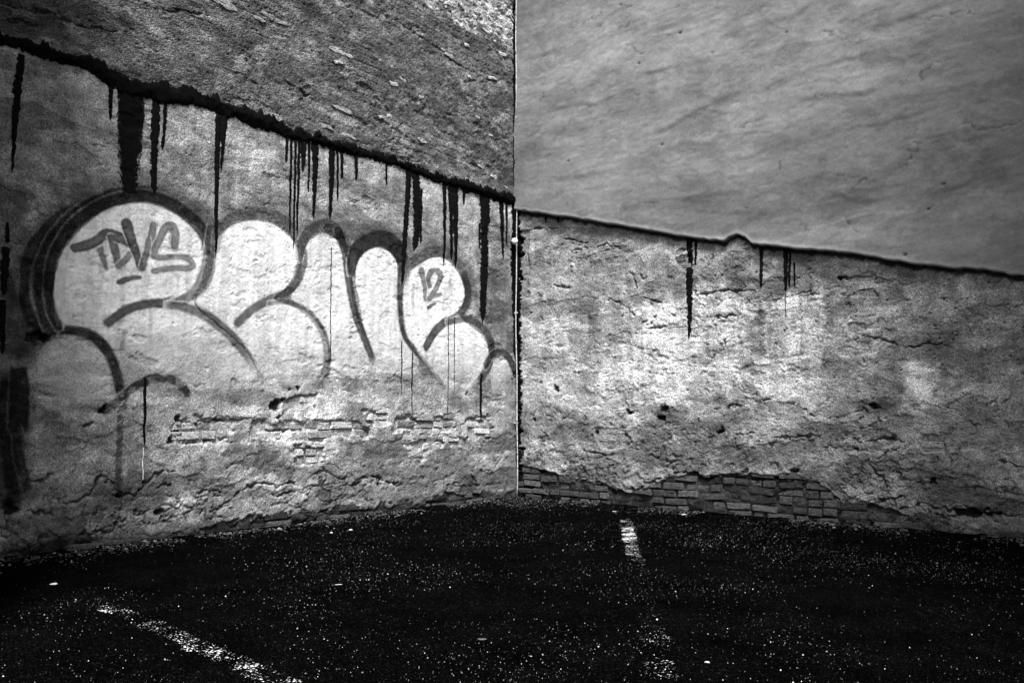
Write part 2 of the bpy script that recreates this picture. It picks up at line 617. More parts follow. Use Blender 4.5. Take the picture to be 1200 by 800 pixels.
CR_L = [[(43, 460), (52, 464), (64, 467)], [(36, 566), (48, 565), (54, 556), (60, 558)],
        [(65, 587), (80, 588), (95, 585), (106, 578), (112, 560), (118, 557), (128, 567), (140, 575)],
        [(140, 578), (155, 580), (160, 575), (170, 565), (178, 556), (195, 553), (212, 552)], [(172, 568), (200, 567)],
        [(228, 578), (245, 573), (258, 577)], [(245, 594), (262, 590), (275, 580), (290, 572), (300, 566), (320, 568), (338, 566), (345, 567)],
        [(412, 563), (425, 559), (438, 560), (450, 563), (462, 567), (470, 567)], [(225, 592), (232, 589), (240, 592)],
        [(220, 497), (240, 495), (262, 492), (283, 491)], [(205, 520), (228, 519), (232, 516), (255, 514), (268, 515)],
        [(305, 505), (330, 504), (348, 503)], [(375, 501), (392, 501)], [(0, 632), (15, 625), (32, 640), (36, 648)],
        [(85, 628), (110, 621), (124, 627), (135, 615), (148, 605)], [(30, 598), (60, 600), (66, 602)], [(560, 552), (575, 550)],
        [(550, 556), (560, 570)], [(318, 580), (345, 577)], [(368, 600), (383, 598)], [(410, 568), (428, 560)], [(60, 555), (40, 566)],
        [(155, 600), (170, 603)], [(165, 612), (190, 609), (203, 606)], [(300, 606), (330, 610), (342, 605)], [(90, 500), (110, 493)],
        [(480, 492), (500, 492)], [(508, 509), (520, 508)], [(430, 510), (432, 503), (424, 504)], [(300, 640), (290, 618)],
        [(0, 595), (12, 612), (14, 630)], [(60, 650), (90, 640), (118, 642)], [(235, 600), (260, 594)], [(355, 612), (378, 608)]]
cr = add_cracks(f, CR_L, on_left, 0, 0.0075)
rc = random_cracks(60, (0.1, 5.7, 0.02, 1.0), rng, ln=(0.06, 0.2), bias=lambda p, q: 1.0 if q < 0.55 else 0.3)
rc += random_cracks(35, (0.1, 5.7, 0.9, 3.4), rng, ln=(0.04, 0.12))
cr2 = add_cracks(f, rc, None, 0, 0.0055, k=8)
holes = np.zeros(P.shape, np.float32)
for hx, hy, r in [(209, 490, 0.03), (202, 503, 0.05), (199, 516, 0.03), (320, 477, 0.055), (333, 464, 0.03), (346, 454, 0.03), (325, 488, 0.03),
                  (45, 394, 0.05), (38, 400, 0.03), (443, 562, 0.04), (121, 480, 0.025), (545, 462, 0.025), (600, 440, 0.03), (12, 600, 0.06),
                  (140, 580, 0.03), (20, 612, 0.04), (185, 598, 0.022), (340, 600, 0.02)]:
    a, b = on_left(np.array([hx]), np.array([hy]))
    d = np.hypot((P - a[0]) / 1.2, (Q - b[0])) + 0.085 * fbm(P / 0.06, Q / 0.05, 4, 7) + 0.006
    holes = np.maximum(holes, sstep(r * 1.1, r * 0.6, d))
pits = add_pits(f, 800, (0.05, 5.7, 0.0, 3.6), rng, (0.004, 0.008), bias=lambda p, q: 1.0 if q < 1.0 else 0.15)
f.H -= 0.024 * cr + 0.010 * cr2 + 0.012 * pits + 0.03 * holes
pm = sstep(0.62, 0.25, Q + 0.5 * fbm(P / 0.45, Q / 0.25, 4, 2)) * sstep(-0.12, 0.1, fbm(P / 0.5, Q / 0.3, 3, 10) + 0.04)
ck, cl = plates(f, pm * (1 - expo), 0.20, 0.10, 0.014, 0.010, 3)
f.T = 0.29 * (1 + 0.40 * fbm(P / 0.8, Q / 0.5, 4, 5) + 0.6 * fbm(P / 0.12, Q / 0.1, 5, 10, 0.65))
f.T *= 1 + 0.25 * fbm(P / 0.035, Q / 1.3, 3, 13) * sstep(0.6, 1.6, Q)
dark_patch = sstep(0.06, 0.2, fbm(P / 0.5, Q / 0.16, 4, 14) + 0.32 * sstep(0.75, 0.05, Q))     # darker patches, denser towards the foot
f.T *= 1 - 0.45 * dark_patch
f.T *= (1 - 0.25 * sp1 + 0.12 * sp2) * (1 + 0.5 * cl) * (1 - 0.7 * ck)
f.T = f.T * (1 - expo) + 0.30 * (1 + 0.8 * fbm(P / 0.07, Q / 0.04, 4, 2)) * expo
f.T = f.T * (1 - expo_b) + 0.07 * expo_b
f.T *= 1 - 0.75 * np.clip(cr + 0.7 * cr2 + pits * 0.8, 0, 1)
f.T *= 1 - 0.93 * holes
foot = sstep(0.15, 0.08, Q + 0.09 * fbm(P / 0.18, Q / 0.12, 4, 6) + 0.02 * fbm(P / 1.2, Q * 0, 2, 3))     # tone goes darker along the foot of the wall
f.T *= 1 - 0.72 * foot
# darker strip at the wall's far end and pale limy patches
for (x0, y0, rx, ry, a) in [(10, 480, 30, 150, -0.5), (25, 340, 45, 90, -0.25), (460, 500, 120, 45, 0.25), (300, 505, 90, 30, 0.25), (240, 190, 130, 45, 0.22),
                            (300, 470, 160, 40, 0.15), (60, 140, 60, 60, -0.25), (250, 545, 50, 16, -0.35), (330, 545, 40, 14, -0.35), (455, 530, 25, 8, -0.4),
                            (585, 340, 22, 70, -0.35), (100, 590, 60, 25, -0.35), (570, 560, 30, 20, -0.45)]:
    a_, b_ = on_left(np.array([x0, x0 + rx, x0]), np.array([y0, y0, y0 + ry]))
    rp = abs(a_[1] - a_[0]); rq = abs(b_[2] - b_[0])
    d = np.hypot((P - a_[0]) / rp, (Q - b_[0]) / rq) + 0.9 * fbm(P / 0.25, Q / 0.2, 4, 11)
    f.T *= 1 + a * sstep(1.15, 0.55, d)
f.T = np.clip(f.T, 0.004, 0.8)

f = LUp
P, Q = f.P, f.Q
f.H = 0.045 + 0.014 * fbm(P / 0.8, Q / 0.5, 3, 2) + 0.009 * fbm(P / 0.14, Q / 0.10, 4, 5)
course = np.abs(((Q + 0.012 * fbm(P / 0.3, Q / 0.1, 2, 3)) / 0.078) % 1 - 0.5) * 2
f.H += 0.006 * sstep(1.0, 0.72, course) * sstep(-0.05, 0.15, fbm(P / 0.6, Q / 0.35, 3, 8)) - 0.002
rz_ = 0.35 + 1.3 * sstep(-0.15, 0.2, fbm(P / 0.7, Q / 0.3, 3, 11))
f.H += 0.006 * rz_ * fbm(P / 0.045, Q / 0.038, 3, 7)
spu = sstep(0.13, 0.17, fbm(P / 0.24, Q / 0.11, 5, 4))
f.H -= 0.006 * spu * rz_
crU = [[(0, 8), (30, 12), (60, 20), (85, 32), (130, 40)], [(170, 10), (190, 15), (215, 16), (240, 20)], [(450, 20), (480, 38), (500, 52), (512, 60)],
       [(0, 22), (40, 34)], [(520, 70), (545, 82), (570, 95)], [(330, 98), (350, 108), (362, 115)], [(540, 98), (555, 96), (562, 84)]]
c3 = add_cracks(f, crU, on_left, 0, 0.012)
c4 = add_cracks(f, random_cracks(110, (0.05, 5.6, 2.6, 6.2), rng, ln=(0.06, 0.3), slope=0.35), None, 0, 0.005, k=6)
pu = add_pits(f, 900, (0.05, 5.7, 2.6, 6.2), rng, (0.006, 0.013))
f.H -= 0.014 * c3 + 0.006 * c4 + 0.010 * pu
f.T = 0.100 * (1 + 0.5 * fbm(P / 0.9, Q / 0.35, 4, 3) + 0.8 * fbm(P / 0.15, Q / 0.09, 5, 12, 0.65))
f.T *= 1 + 0.6 * sstep(0.17, 0.22, fbm(P / 0.17, Q / 0.075, 5, 15)) - 0.25 * sstep(0.1, 0.16, fbm(P / 0.5, Q / 0.13, 4, 1))
f.T *= 1 + 0.35 * spu
tr_patch = trace([(480, -60), (600, -60), (603, 48), (592, 62), (575, 40), (550, 25), (535, 30), (520, 12), (500, 8)], on_left)
ii = np.where((P < 2.2) & (Q > 4.0))
ptc = np.zeros(P.shape, np.float32)
ptc[ii] = sstep(-0.01, 0.02, poly_sd(P[ii], Q[ii], tr_patch) + 0.30 * fbm(P[ii] / 0.14, Q[ii] / 0.09, 4, 6))
f.T = f.T * (1 - ptc) + 0.34 * (1 + 1.2 * fbm(P / 0.08, Q / 0.05, 3, 9)) * ptc
f.H -= 0.012 * ptc * sstep(0.0, 0.3, fbm(P / 0.12, Q / 0.06, 3, 2) + 0.15)
nearseam = sstep(0.35, 0.05, Q - np.interp(P, LX, zs))
f.T *= 1 + 0.35 * nearseam * sstep(0, 0.3, fbm(P / 0.2, Q / 0.08, 4, 1) + 0.1)
f.T *= 1 - 0.7 * np.clip(c3 + 0.7 * c4 + pu * 0.7, 0, 1)
f.T = np.clip(f.T, 0.004, 0.8)

# ---- right wall
STEP = [(600, 246), (607, 247), (640, 252), (680, 258), (720, 264), (760, 271), (800, 278), (835, 283), (852, 284), (859, 279), (867, 276), (876, 280), (886, 288), (920, 291),
        (960, 295), (1000, 298), (1020, 302), (1040, 306), (1080, 312), (1120, 316), (1160, 318), (1200, 325), (1260, 333)]
RX = px_cols_right(0.95)
sr = trace(STEP, on_right)
zr = curve_at(sr, RX) + 0.012 * fbm(RX / 0.10, RX * 0, 4, 3) + 0.006 * fbm(RX / 0.03, RX * 0 + 3, 2, 5)
RX2 = px_cols_right(1.5)
zr2 = curve_at(sr, RX2) + 0.012 * fbm(RX2 / 0.10, RX2 * 0, 4, 3) + 0.006 * fbm(RX2 / 0.03, RX2 * 0 + 3, 2, 5)
tp = trace([(604, -90), (1260, -90)], on_right)
ztopR = np.interp(RX2, tp[:, 0], tp[:, 1])
RLo = Field(RX, np.full(RX.shape, -0.12), zr + 0.06, 350, 'R')
RUp = Field(RX2, zr2, ztopR, 250, 'R', extra_top=8.0)

f = RLo
P, Q = f.P, f.Q
low = sstep(1.2, 0.4, Q)
f.H = 0.030 + 0.016 * fbm(P / 0.7, Q / 0.6, 3, 3) + 0.009 * fbm(P / 0.17, Q / 0.13, 4, 4) * (0.4 + 0.8 * low)
f.H += 0.007 * fbm(P / 0.05, Q / 0.04, 3, 6) * (0.4 + 1.0 * low)
ag = ridged((P + 0.6 * Q) / 0.10, (Q - 0.6 * P) / 0.05, 3, 2)        # trowel-torn grain running down the wall
f.H += 0.010 * (ag - 0.5) * low * sstep(-0.1, 0.25, fbm(P / 0.5, Q / 0.3, 3, 9) + 0.15)
sp1 = sstep(0.12, 0.15, fbm(P / 0.36, Q / 0.2, 5, 7) + 0.22 * low - 0.02)
sp2 = sstep(0.12, 0.15, fbm(P / 0.13, Q / 0.08, 4, 10) + 0.15 * low)
f.H -= 0.007 * sp1 + 0.005 * sp2
EXPR = [[(607, 545), (640, 552), (680, 562), (705, 567), (722, 576), (750, 574), (790, 557), (815, 554), (828, 561), (862, 556), (900, 553), (935, 556), (960, 566), (985, 586), (1000, 592),
         (1020, 590), (1055, 598), (1056, 618), (1040, 625), (960, 615), (850, 606), (740, 600), (640, 592), (607, 588)]]
EXPR_S = [[(698, 500), (738, 506), (740, 528), (712, 528), (700, 515)], [(990, 325), (1025, 325), (1028, 348), (990, 348)], [(790, 300), (812, 300), (812, 313), (794, 313)],
          [(708, 290), (730, 290), (730, 300), (708, 300)], [(1080, 508), (1108, 508), (1108, 528), (1082, 528)], [(607, 270), (622, 270), (622, 350), (607, 350)]]
wob = 0.05 * fbm(P / 0.12, Q / 0.08, 4, 12)
expR = np.zeros(P.shape, np.float32)
trR = trace(EXPR[0], on_right)
ii = np.where(Q < 0.6)
expR[ii] = sstep(-0.005, 0.005, poly_sd(P[ii], Q[ii], trR) + wob[ii])
expRs = np.zeros(P.shape, np.float32)
for pl in EXPR_S:
    tr = trace(pl, on_right)
    lo = tr.min(0) - 0.1; hi = tr.max(0) + 0.1
    ii = np.where((P > lo[0]) & (P < hi[0]) & (Q > lo[1]) & (Q < hi[1]))
    expRs[ii] = np.maximum(expRs[ii], sstep(-0.006, 0.006, poly_sd(P[ii], Q[ii], tr) + wob[ii]))
f.H = f.H * (1 - expR) + (0.000 + 0.036 * fbm(P / 0.18, Q / 0.10, 5, 3)) * expR
f.H = f.H * (1 - expRs) + (0.010 + 0.008 * fbm(P / 0.05, Q / 0.03, 3, 3)) * expRs
CR_R = [[(607, 556), (628, 552), (650, 555), (680, 562), (705, 566), (720, 575), (745, 574), (753, 570), (790, 555), (815, 553), (828, 560), (860, 558), (890, 562), (930, 560), (945, 565), (952, 560)],
        [(1055, 596), (1080, 590), (1110, 597), (1130, 592), (1150, 600), (1180, 602), (1210, 606)], [(960, 570), (975, 580), (985, 588), (1005, 592)],
        [(675, 293), (700, 291), (712, 287), (725, 290), (733, 292)], [(715, 352), (728, 355), (738, 362), (745, 370)], [(755, 348), (765, 352), (778, 355)],
        [(1005, 398), (1020, 395), (1040, 400), (1055, 405), (1065, 408), (1085, 403), (1105, 402)], [(1010, 470), (1025, 475), (1035, 478)],
        [(1015, 515), (1040, 514), (1060, 517)], [(1000, 528), (1010, 527)], [(770, 528), (785, 534), (800, 535)], [(905, 512), (960, 511)],
        [(1020, 545), (1035, 560), (1040, 570)], [(760, 385), (780, 384)], [(834, 371), (850, 372), (865, 370)], [(620, 270), (640, 268), (655, 269)], [(935, 345), (950, 342), (960, 348)],
        [(1012, 338), (1025, 345)], [(725, 505), (738, 512), (740, 525)], [(840, 480), (870, 474)], [(1170, 540), (1195, 545)], [(660, 280), (690, 285)], [(793, 298), (803, 291), (811, 298)],
        [(812, 343), (830, 345), (850, 341), (890, 341)], [(740, 320), (748, 333), (752, 342)], [(690, 530), (720, 533)], [(650, 335), (668, 338)], [(890, 470), (905, 468)],
        [(940, 480), (955, 485)], [(1090, 600), (1120, 606)], [(780, 570), (781, 595)], [(1030, 585), (1062, 582)]]
cr = add_cracks(f, CR_R, on_right, 0, 0.0085)
rng = np.random.default_rng(23)
rc = random_cracks(110, (0.1, 5.5, 0.1, 1.1), rng, ln=(0.06, 0.2), slope=0.6) + random_cracks(70, (0.1, 5.5, 1.0, 3.3), rng, ln=(0.04, 0.14), slope=0.7)
cr2 = add_cracks(f, rc, None, 0, 0.006, k=8)
pits = add_pits(f, 1000, (0.05, 5.6, 0.0, 3.4), rng, (0.004, 0.009))
holes = np.zeros(P.shape, np.float32)
for hx, hy, r in [(737, 482, 0.032), (780, 480, 0.05), (776, 488, 0.03), (847, 504, 0.04), (757, 495, 0.018), (759, 487, 0.014), (1016, 342, 0.03), (985, 328, 0.03), (1140, 599, 0.055), (1125, 597, 0.035),
                  (1160, 602, 0.035), (1022, 474, 0.045), (1098, 560, 0.025), (812, 520, 0.02), (700, 508, 0.03), (653, 455, 0.012), (627, 493, 0.02), (1010, 527, 0.025), (930, 552, 0.025), (1100, 522, 0.02),
                  (609, 283, 0.05), (609, 300, 0.05), (609, 325, 0.04), (609, 352, 0.04), (609, 438, 0.035), (610, 400, 0.03), (612, 480, 0.03), (611, 505, 0.04), (612, 530, 0.05), (622, 578, 0.12)]:
    a, b = on_right(np.array([hx]), np.array([hy]))
    d = np.hypot((P - a[0]) / 1.3, (Q - b[0])) + 0.085 * fbm(P / 0.06, Q / 0.05, 4, 7) + 0.006
    holes = np.maximum(holes, sstep(r * 1.1, r * 0.6, d))
f.H -= 0.030 * cr + 0.016 * cr2 + 0.014 * pits + 0.04 * holes
pm = sstep(0.95, 0.5, Q + 0.7 * fbm(P / 0.5, Q / 0.3, 4, 2)) * sstep(-0.1, 0.1, fbm(P / 0.45, Q / 0.25, 3, 10) + 0.03)
ck, cl = plates(f, pm * (1 - expR), 0.13, 0.08, 0.014, 0.010, 6)
pm2 = 0.7 * sstep(0.08, 0.22, fbm(P / 0.4, Q / 0.3, 4, 8)) * sstep(0.8, 1.2, Q)
ck2, cl2 = plates(f, pm2, 0.2, 0.16, 0.010, 0.008, 9, 0.05)
ck = np.maximum(ck, ck2); cl = cl + cl2
f.T = 0.29 * (1 + 0.35 * fbm(P / 0.7, Q / 0.5, 4, 6) + 0.75 * fbm(P / 0.14, Q / 0.12, 5, 11, 0.65))
white = np.zeros(P.shape, np.float32)
for pl, a in [([(612, 370), (700, 372), (745, 350), (880, 344), (882, 470), (800, 478), (700, 482), (640, 470), (612, 440)], 0.42),
              ([(735, 365), (770, 348), (882, 344), (880, 465), (780, 470), (700, 440)], 0.8), ([(888, 352), (962, 345), (966, 400), (960, 472), (888, 474)], 0.85), ([(1058, 422), (1098, 420), (1096, 476), (1060, 476)], 0.8),
              ([(1000, 412), (1040, 405), (1045, 445), (1000, 450)], 0.5), ([(1120, 380), (1190, 385), (1190, 470), (1110, 470)], 0.3),
              ([(612, 380), (680, 390), (690, 460), (620, 470)], 0.3), ([(880, 470), (980, 470), (975, 500), (870, 505)], 0.3)]:
    tr = trace(pl, on_right)
    sd = poly_sd(P, Q, tr) + 0.22 * fbm(P / 0.16, Q / 0.16, 5, 3)
    white = np.maximum(white, a * sstep(-0.04, 0.07, sd))
streak = fbm(P / 0.03, Q / 0.9, 4, 7)
white *= np.clip(1 + 0.9 * fbm(P / 0.10, Q / 0.12, 5, 13) + 0.6 * streak, 0.1, 1)
f.T = f.T * (1 - white) + 0.68 * white
f.T *= 1 + 0.22 * streak * sstep(0.9, 1.6, Q)
f.T *= (1 - 0.22 * sp1) * (1 + 0.5 * cl) * (1 - 0.7 * ck)
dark_patch = sstep(0.02, 0.2, fbm(P / 0.5, Q / 0.2, 4, 14) + 0.35 * sstep(0.95, 0.1, Q))
f.T *= 1 - 0.4 * dark_patch
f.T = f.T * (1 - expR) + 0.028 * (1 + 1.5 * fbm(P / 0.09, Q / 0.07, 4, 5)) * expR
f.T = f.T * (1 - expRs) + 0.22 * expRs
for (x0, y0, rx, ry, a) in [(1025, 476, 26, 10, -0.55), (806, 300, 9, 8, 0.7), (1075, 440, 18, 22, 0.4), (845, 500, 40, 14, -0.4), (1040, 440, 18, 60, -0.3), (905, 300, 60, 18, -0.2), (700, 330, 50, 30, -0.2), (1130, 560, 90, 40, -0.25), (960, 330, 40, 18, -0.2),
                            (622, 575, 26, 26, -0.8), (780, 485, 20, 12, -0.5), (1150, 350, 60, 30, -0.2)]:
    a_, b_ = on_right(np.array([x0, x0 + rx, x0]), np.array([y0, y0, y0 + ry]))
    d = np.hypot((P - a_[0]) / abs(a_[1] - a_[0]), (Q - b_[0]) / abs(b_[2] - b_[0])) + 0.9 * fbm(P / 0.25, Q / 0.2, 4, 11)
    f.T *= 1 + a * sstep(1.15, 0.5, d)
f.T *= 1 - 0.78 * np.clip(cr + 0.75 * cr2 + pits * 0.8, 0, 1)
f.T *= 1 - 0.93 * holes
f.T *= 1 - 0.6 * sstep(0.14, 0.06, Q + 0.08 * fbm(P / 0.2, Q / 0.12, 4, 6))
under = sstep(0.05, 0.015, np.abs(np.interp(P, RX, zr) - Q - 0.01) + 0.03 * fbm(P / 0.06, Q / 0.06, 3, 2))    # shade under the overhang, painted into the tone
f.T = np.clip(f.T * (1 - 0.9 * under), 0.004, 0.8)

f = RUp
P, Q = f.P, f.Q
wx = P + 0.25 * fbm(P / 0.9, Q / 0.7, 3, 2); wz = Q + 0.15 * fbm(P / 0.8, Q / 0.6, 3, 4)
f.H = 0.078 + 0.022 * fbm(wx / 1.1, wz / 0.55, 3, 5) + 0.006 * fbm(wx / 0.6, wz / 0.2, 4, 8)
lobe = fbm(wx / 0.85, wz / 0.26, 2, 1)
f.H += 0.0022 * sstep(0.0, 0.12, lobe) * sstep(0.5, 0.05, lobe)          # overlapping trowelled coats with a lip
lobe2 = fbm(wx / 0.6 + 9, wz / 0.2, 2, 6)
f.H += 0.0012 * sstep(0.02, 0.12, lobe2) * sstep(0.5, 0.08, lobe2)
f.H += 0.003 * fbm(P / 0.08, Q / 0.04, 3, 9)
c5 = add_cracks(f, random_cracks(70, (0.1, 5.6, 2.2, 5.5), rng, ln=(0.06, 0.35), slope=0.5), None, 0, 0.007, k=6)
p5 = add_pits(f, 15, (0.05, 5.7, 2.2, 5.8), rng, (0.006, 0.011))
f.H -= 0.004 * c5 + 0.02 * p5
FOLDS = [[(735, 165), (780, 155), (810, 140), (850, 118), (870, 112), (900, 108)], [(880, 117), (900, 107), (950, 87), (1000, 72), (1060, 60)], [(880, 76), (930, 61), (990, 50)], [(930, 120), (1000, 113), (1030, 105), (1050, 85)],
         [(620, 72), (650, 62), (670, 55)], [(750, 90), (790, 82), (815, 79)], [(830, 232), (870, 226), (885, 208), (900, 195)], [(1000, 152), (1060, 141), (1100, 128)], [(655, 212), (700, 204), (730, 200)], [(690, 35), (720, 20), (740, 8)],
         [(1080, 230), (1130, 215), (1180, 200)], [(960, 225), (1010, 235), (1060, 228)], [(640, 130), (700, 122), (740, 112)], [(1040, 30), (1090, 15), (1130, 5)], [(900, 30), (935, 20), (960, 3)], [(830, 55), (845, 40), (880, 10)]]
for k_, ln in enumerate(FOLDS):                          # each fold: a coat that ends in a soft lip and thins out above it
    tr = trace(spline(ln, 5), on_right)
    tr = tr[np.argsort(tr[:, 0])]
    L_ = tr[-1, 0] - tr[0, 0]
    q = np.interp(P, tr[:, 0], tr[:, 1]) + 0.05 * fbm(P / 0.25, Q / 0.5, 4, k_)
    sg = Q - q
    tp_ = sstep(tr[0, 0] - 0.1 * L_, tr[0, 0] + 0.35 * L_, P) * sstep(tr[-1, 0] + 0.1 * L_, tr[-1, 0] - 0.35 * L_, P)
    amp = 0.010 * (0.6 + 0.8 * vnoise(P / 0.15, Q / 0.6, k_))
    f.H += amp * tp_ * sstep(-0.045, 0.03, sg) * np.exp(-np.clip(sg, 0, 9) / 0.16)
edge = (Q - np.interp(P, RX2, zr2))
f.H += 0.012 * sstep(0.05, 0.0, edge)                                      # lip at the lower edge
f.H[:, 0] = 0.0                                                            # the coat's underside, turned back to the old masonry
f.Q[:, 1] = f.Q[:, 0] + 0.004
f.T = 0.135 * (1 + 0.28 * fbm(P / 1.2, Q / 0.6, 4, 3) + 0.16 * fbm(wx / 0.3, wz / 0.14, 5, 12, 0.65) + 0.35 * fbm(wx / 1.6, wz / 0.5, 4, 2))
f.T *= 1 + 0.06 * sstep(-0.02, 0.10, lobe) - 0.03
stain = fbm(wx / 0.5, wz / 0.33, 6, 7, 0.65)
f.T *= 1 + 0.30 * np.clip(stain, -0.4, 0.4) - 0.16 * sstep(0.05, 0.16, fbm(wx / 0.35 + 4, wz / 0.24, 6, 14, 0.65)) + 0.14 * sstep(0.12, 0.2, fbm(wx / 0.3 + 8, wz / 0.18, 6, 9, 0.65))
f.T *= 1 - 0.75 * p5 - 0.45 * c5
f.T *= 1 + 0.35 * sstep(0.03, 0.0, edge)  # light caught by the lower lip, painted into the tone
f.T = np.clip(f.T, 0.004, 0.8)

for f_, a_ in ((LLo, 0.0010), (LUp, 0.0022), (RLo, 0.0013), (RUp, 0.0004)):
    f_.grit = a_
    f_.H = f_.H + a_ * f_.g1
RUp.H[:, 0] = 0.0
wallL = empty('graffiti_wall', 'tall rendered brick wall covered in bubble letter graffiti and long black tar drips', 'wall')
wallR = empty('rendered_wall', 'tall wall with smooth grey upper coat overhanging crumbling whitewashed masonry, no graffiti', 'wall')
LLo.build('lower_render', M_lower, wallL, label='pale crumbling lower render')
LUp.build('upper_render', M_upper, wallL, label='dark rough upper render')
RLo.build('lower_render', M_lower, wallR, label='cracked whitewashed lower render')
RUp.build('upper_render', M_smooth, wallR, label='smooth grey upper render with an overhanging lower edge')


def box_mesh(name, lo, hi):
    bm = bmesh.new()
    r = bmesh.ops.create_cube(bm, size=1)
    for v in bm.verts:
        v.co = [lo[i] + (v.co[i] + 0.5) * (hi[i] - lo[i]) for i in range(3)]
    me = bpy.data.meshes.new(name)
    bm.to_mesh(me); bm.free()
    return me


mesh_obj('masonry_core', box_mesh('masonry_core', (-0.5, -9.0, -0.3), (-0.06, 0.5, 8.0)), M_core, wallL)
mesh_obj('masonry_core', box_mesh('masonry_core', (-0.05, 0.06, -0.3), (9.5, 0.5, 8.0)), M_core, wallR)

# ------------------------------------------------------------------ house shapes added out of view to shade the yard's two ends
def house(name, label, x0, x1, y0, y1, h):
    o = empty(name, label, 'shade blocker', ((x0 + x1) / 2, (y0 + y1) / 2, 0))
    mesh_obj('wall', box_mesh('wall', (x0, y0, -0.2), (x1, y1, h)), M_shade_house, o)
    mesh_obj('roof', box_mesh('roof', (x0 - 0.15, y0 - 0.15, h), (x1 + 0.15, y1 + 0.15, h + 0.18)), M_core, o)
    return o


M_shade_house = plain('shade_house_render', 0.16, 0.95, 0.1, 0.4, ((30, 5, 0.8, 0.02),), 2)
house('added_shade_house', 'plain grey house added out of view to shade the end of the graffiti wall', -0.5, 1.9, -14.0, -6.25, SHADE_HOUSE_A)
house('added_shade_house', 'plain grey house added out of view to shade the end of the smooth grey wall', 8.0, 13.0, -5.0, 0.5, SHADE_HOUSE_B)

# ------------------------------------------------------------------ exposed bricks, one object each
def brick_mesh(seed, L, Hh, frag=False):
    """an eroded brick face: jittered outline, rounded arris, uneven front; local x along wall, y out of wall, z up"""
    r = random.Random(seed)
    n = 12
    cx, cz = L / 2, Hh / 2
    ch = 0.08 if not frag else 0.3
    raw = [(1, -1 + ch * 2), (1, 0), (1, 1 - ch * 2), (1 - ch, 1), (0, 1), (-1 + ch, 1), (-1, 1 - ch * 2), (-1, 0), (-1, -1 + ch * 2), (-1 + ch, -1), (0, -1), (1 - ch, -1)]
    j = 0.07 if not frag else 0.28
    pts = [(x * cx * (1 + r.uniform(-j, j * 0.4)), z * cz * (1 + r.uniform(-1.8 * j, j * 0.4))) for x, z in raw]
    tilt = r.uniform(-0.03, 0.03); tz = r.uniform(-0.08, 0.08)
    V = []
    for (x, z) in pts: V.append((x, -0.05, z))
    for (x, z) in pts: V.append((x * 0.99, 0.004 + tilt * x + tz * z + r.uniform(-0.003, 0.002), z * 0.99))
    for (x, z) in pts: V.append((x * 0.93, 0.009 + tilt * x + tz * z + r.uniform(-0.004, 0.003), z * 0.84))
    V.append((0, 0.010 + r.uniform(-0.004, 0.003), 0))
    Fc = []
    for k in (0, 1):
        for i in range(n):
            a = k * n + i; b = k * n + (i + 1) % n
            Fc.append((a, b, b + n, a + n))
    for i in range(n): Fc.append((2 * n + i, 2 * n + (i + 1) % n, 3 * n))
    me = bpy.data.meshes.new('brick')
    me.from_pydata(V, [], Fc)
    me.polygons.foreach_set('use_smooth', [False] * len(Fc))
    me.materials.append(M_brick)
    return me


BM_LONG = [brick_mesh(i, 0.250, 0.071) for i in range(7)]
BM_HALF = [brick_mesh(20 + i, 0.122, 0.071) for i in range(5)]
BM_FRAG = [brick_mesh(40 + i, 0.15, 0.055, True) for i in range(9)]


def put_brick(wall, side, p, q, out, me, tone, sx=1.0, sz=1.0, roll=0.0):
    o = bpy.data.objects.new('brick', me)
    COL.objects.link(o)
    o.parent = wall
    if side == 'L':
        o.location = (out, -p, q); o.rotation_euler = (0, 0, 0)
        rz = -math.pi / 2                       # local y (out) -> +X
    else:
        o.location = (p, -out, q)
        rz = math.pi                            # local y -> -Y
    o.rotation_euler = (0, roll, rz)
    o.scale = (sx, 1, sz)
    o.color = (tone, tone, tone, 1)
    return o


def lay(wall, side, poly, tone, out, course0=0.0, keep=0.9, jit=0.006, seed=1, margin=0.01):
    r = random.Random(seed)
    poly = np.asarray(poly)
    lo = poly.min(0); hi = poly.max(0)
    z0 = math.floor((lo[1] - course0) / 0.077)
    z1 = math.ceil((hi[1] - course0) / 0.077)
    for k in range(z0, z1 + 1):
        z = course0 + (k + 0.5) * 0.077
        x = math.floor(lo[0] / 0.26) * 0.26 - 0.13 * (k % 2) - r.uniform(0, 0.05)
        while x < hi[0] + 0.2:
            half = r.random() < 0.35
            L = 0.125 if half else 0.255
            cx = x + L / 2
            x += L + 0.008
            sd = poly_sd(np.array([cx]), np.array([z]), poly)[0]
            if sd > margin and r.random() < keep:
                me = r.choice(BM_HALF if half else BM_LONG)
                put_brick(wall, side, cx, z + r.uniform(-jit, jit), out + r.uniform(-0.014, 0.009), me, tone * r.uniform(0.45, 1.5), r.uniform(0.86, 1.02), r.uniform(0.74, 1.03), r.uniform(-0.06, 0.06))


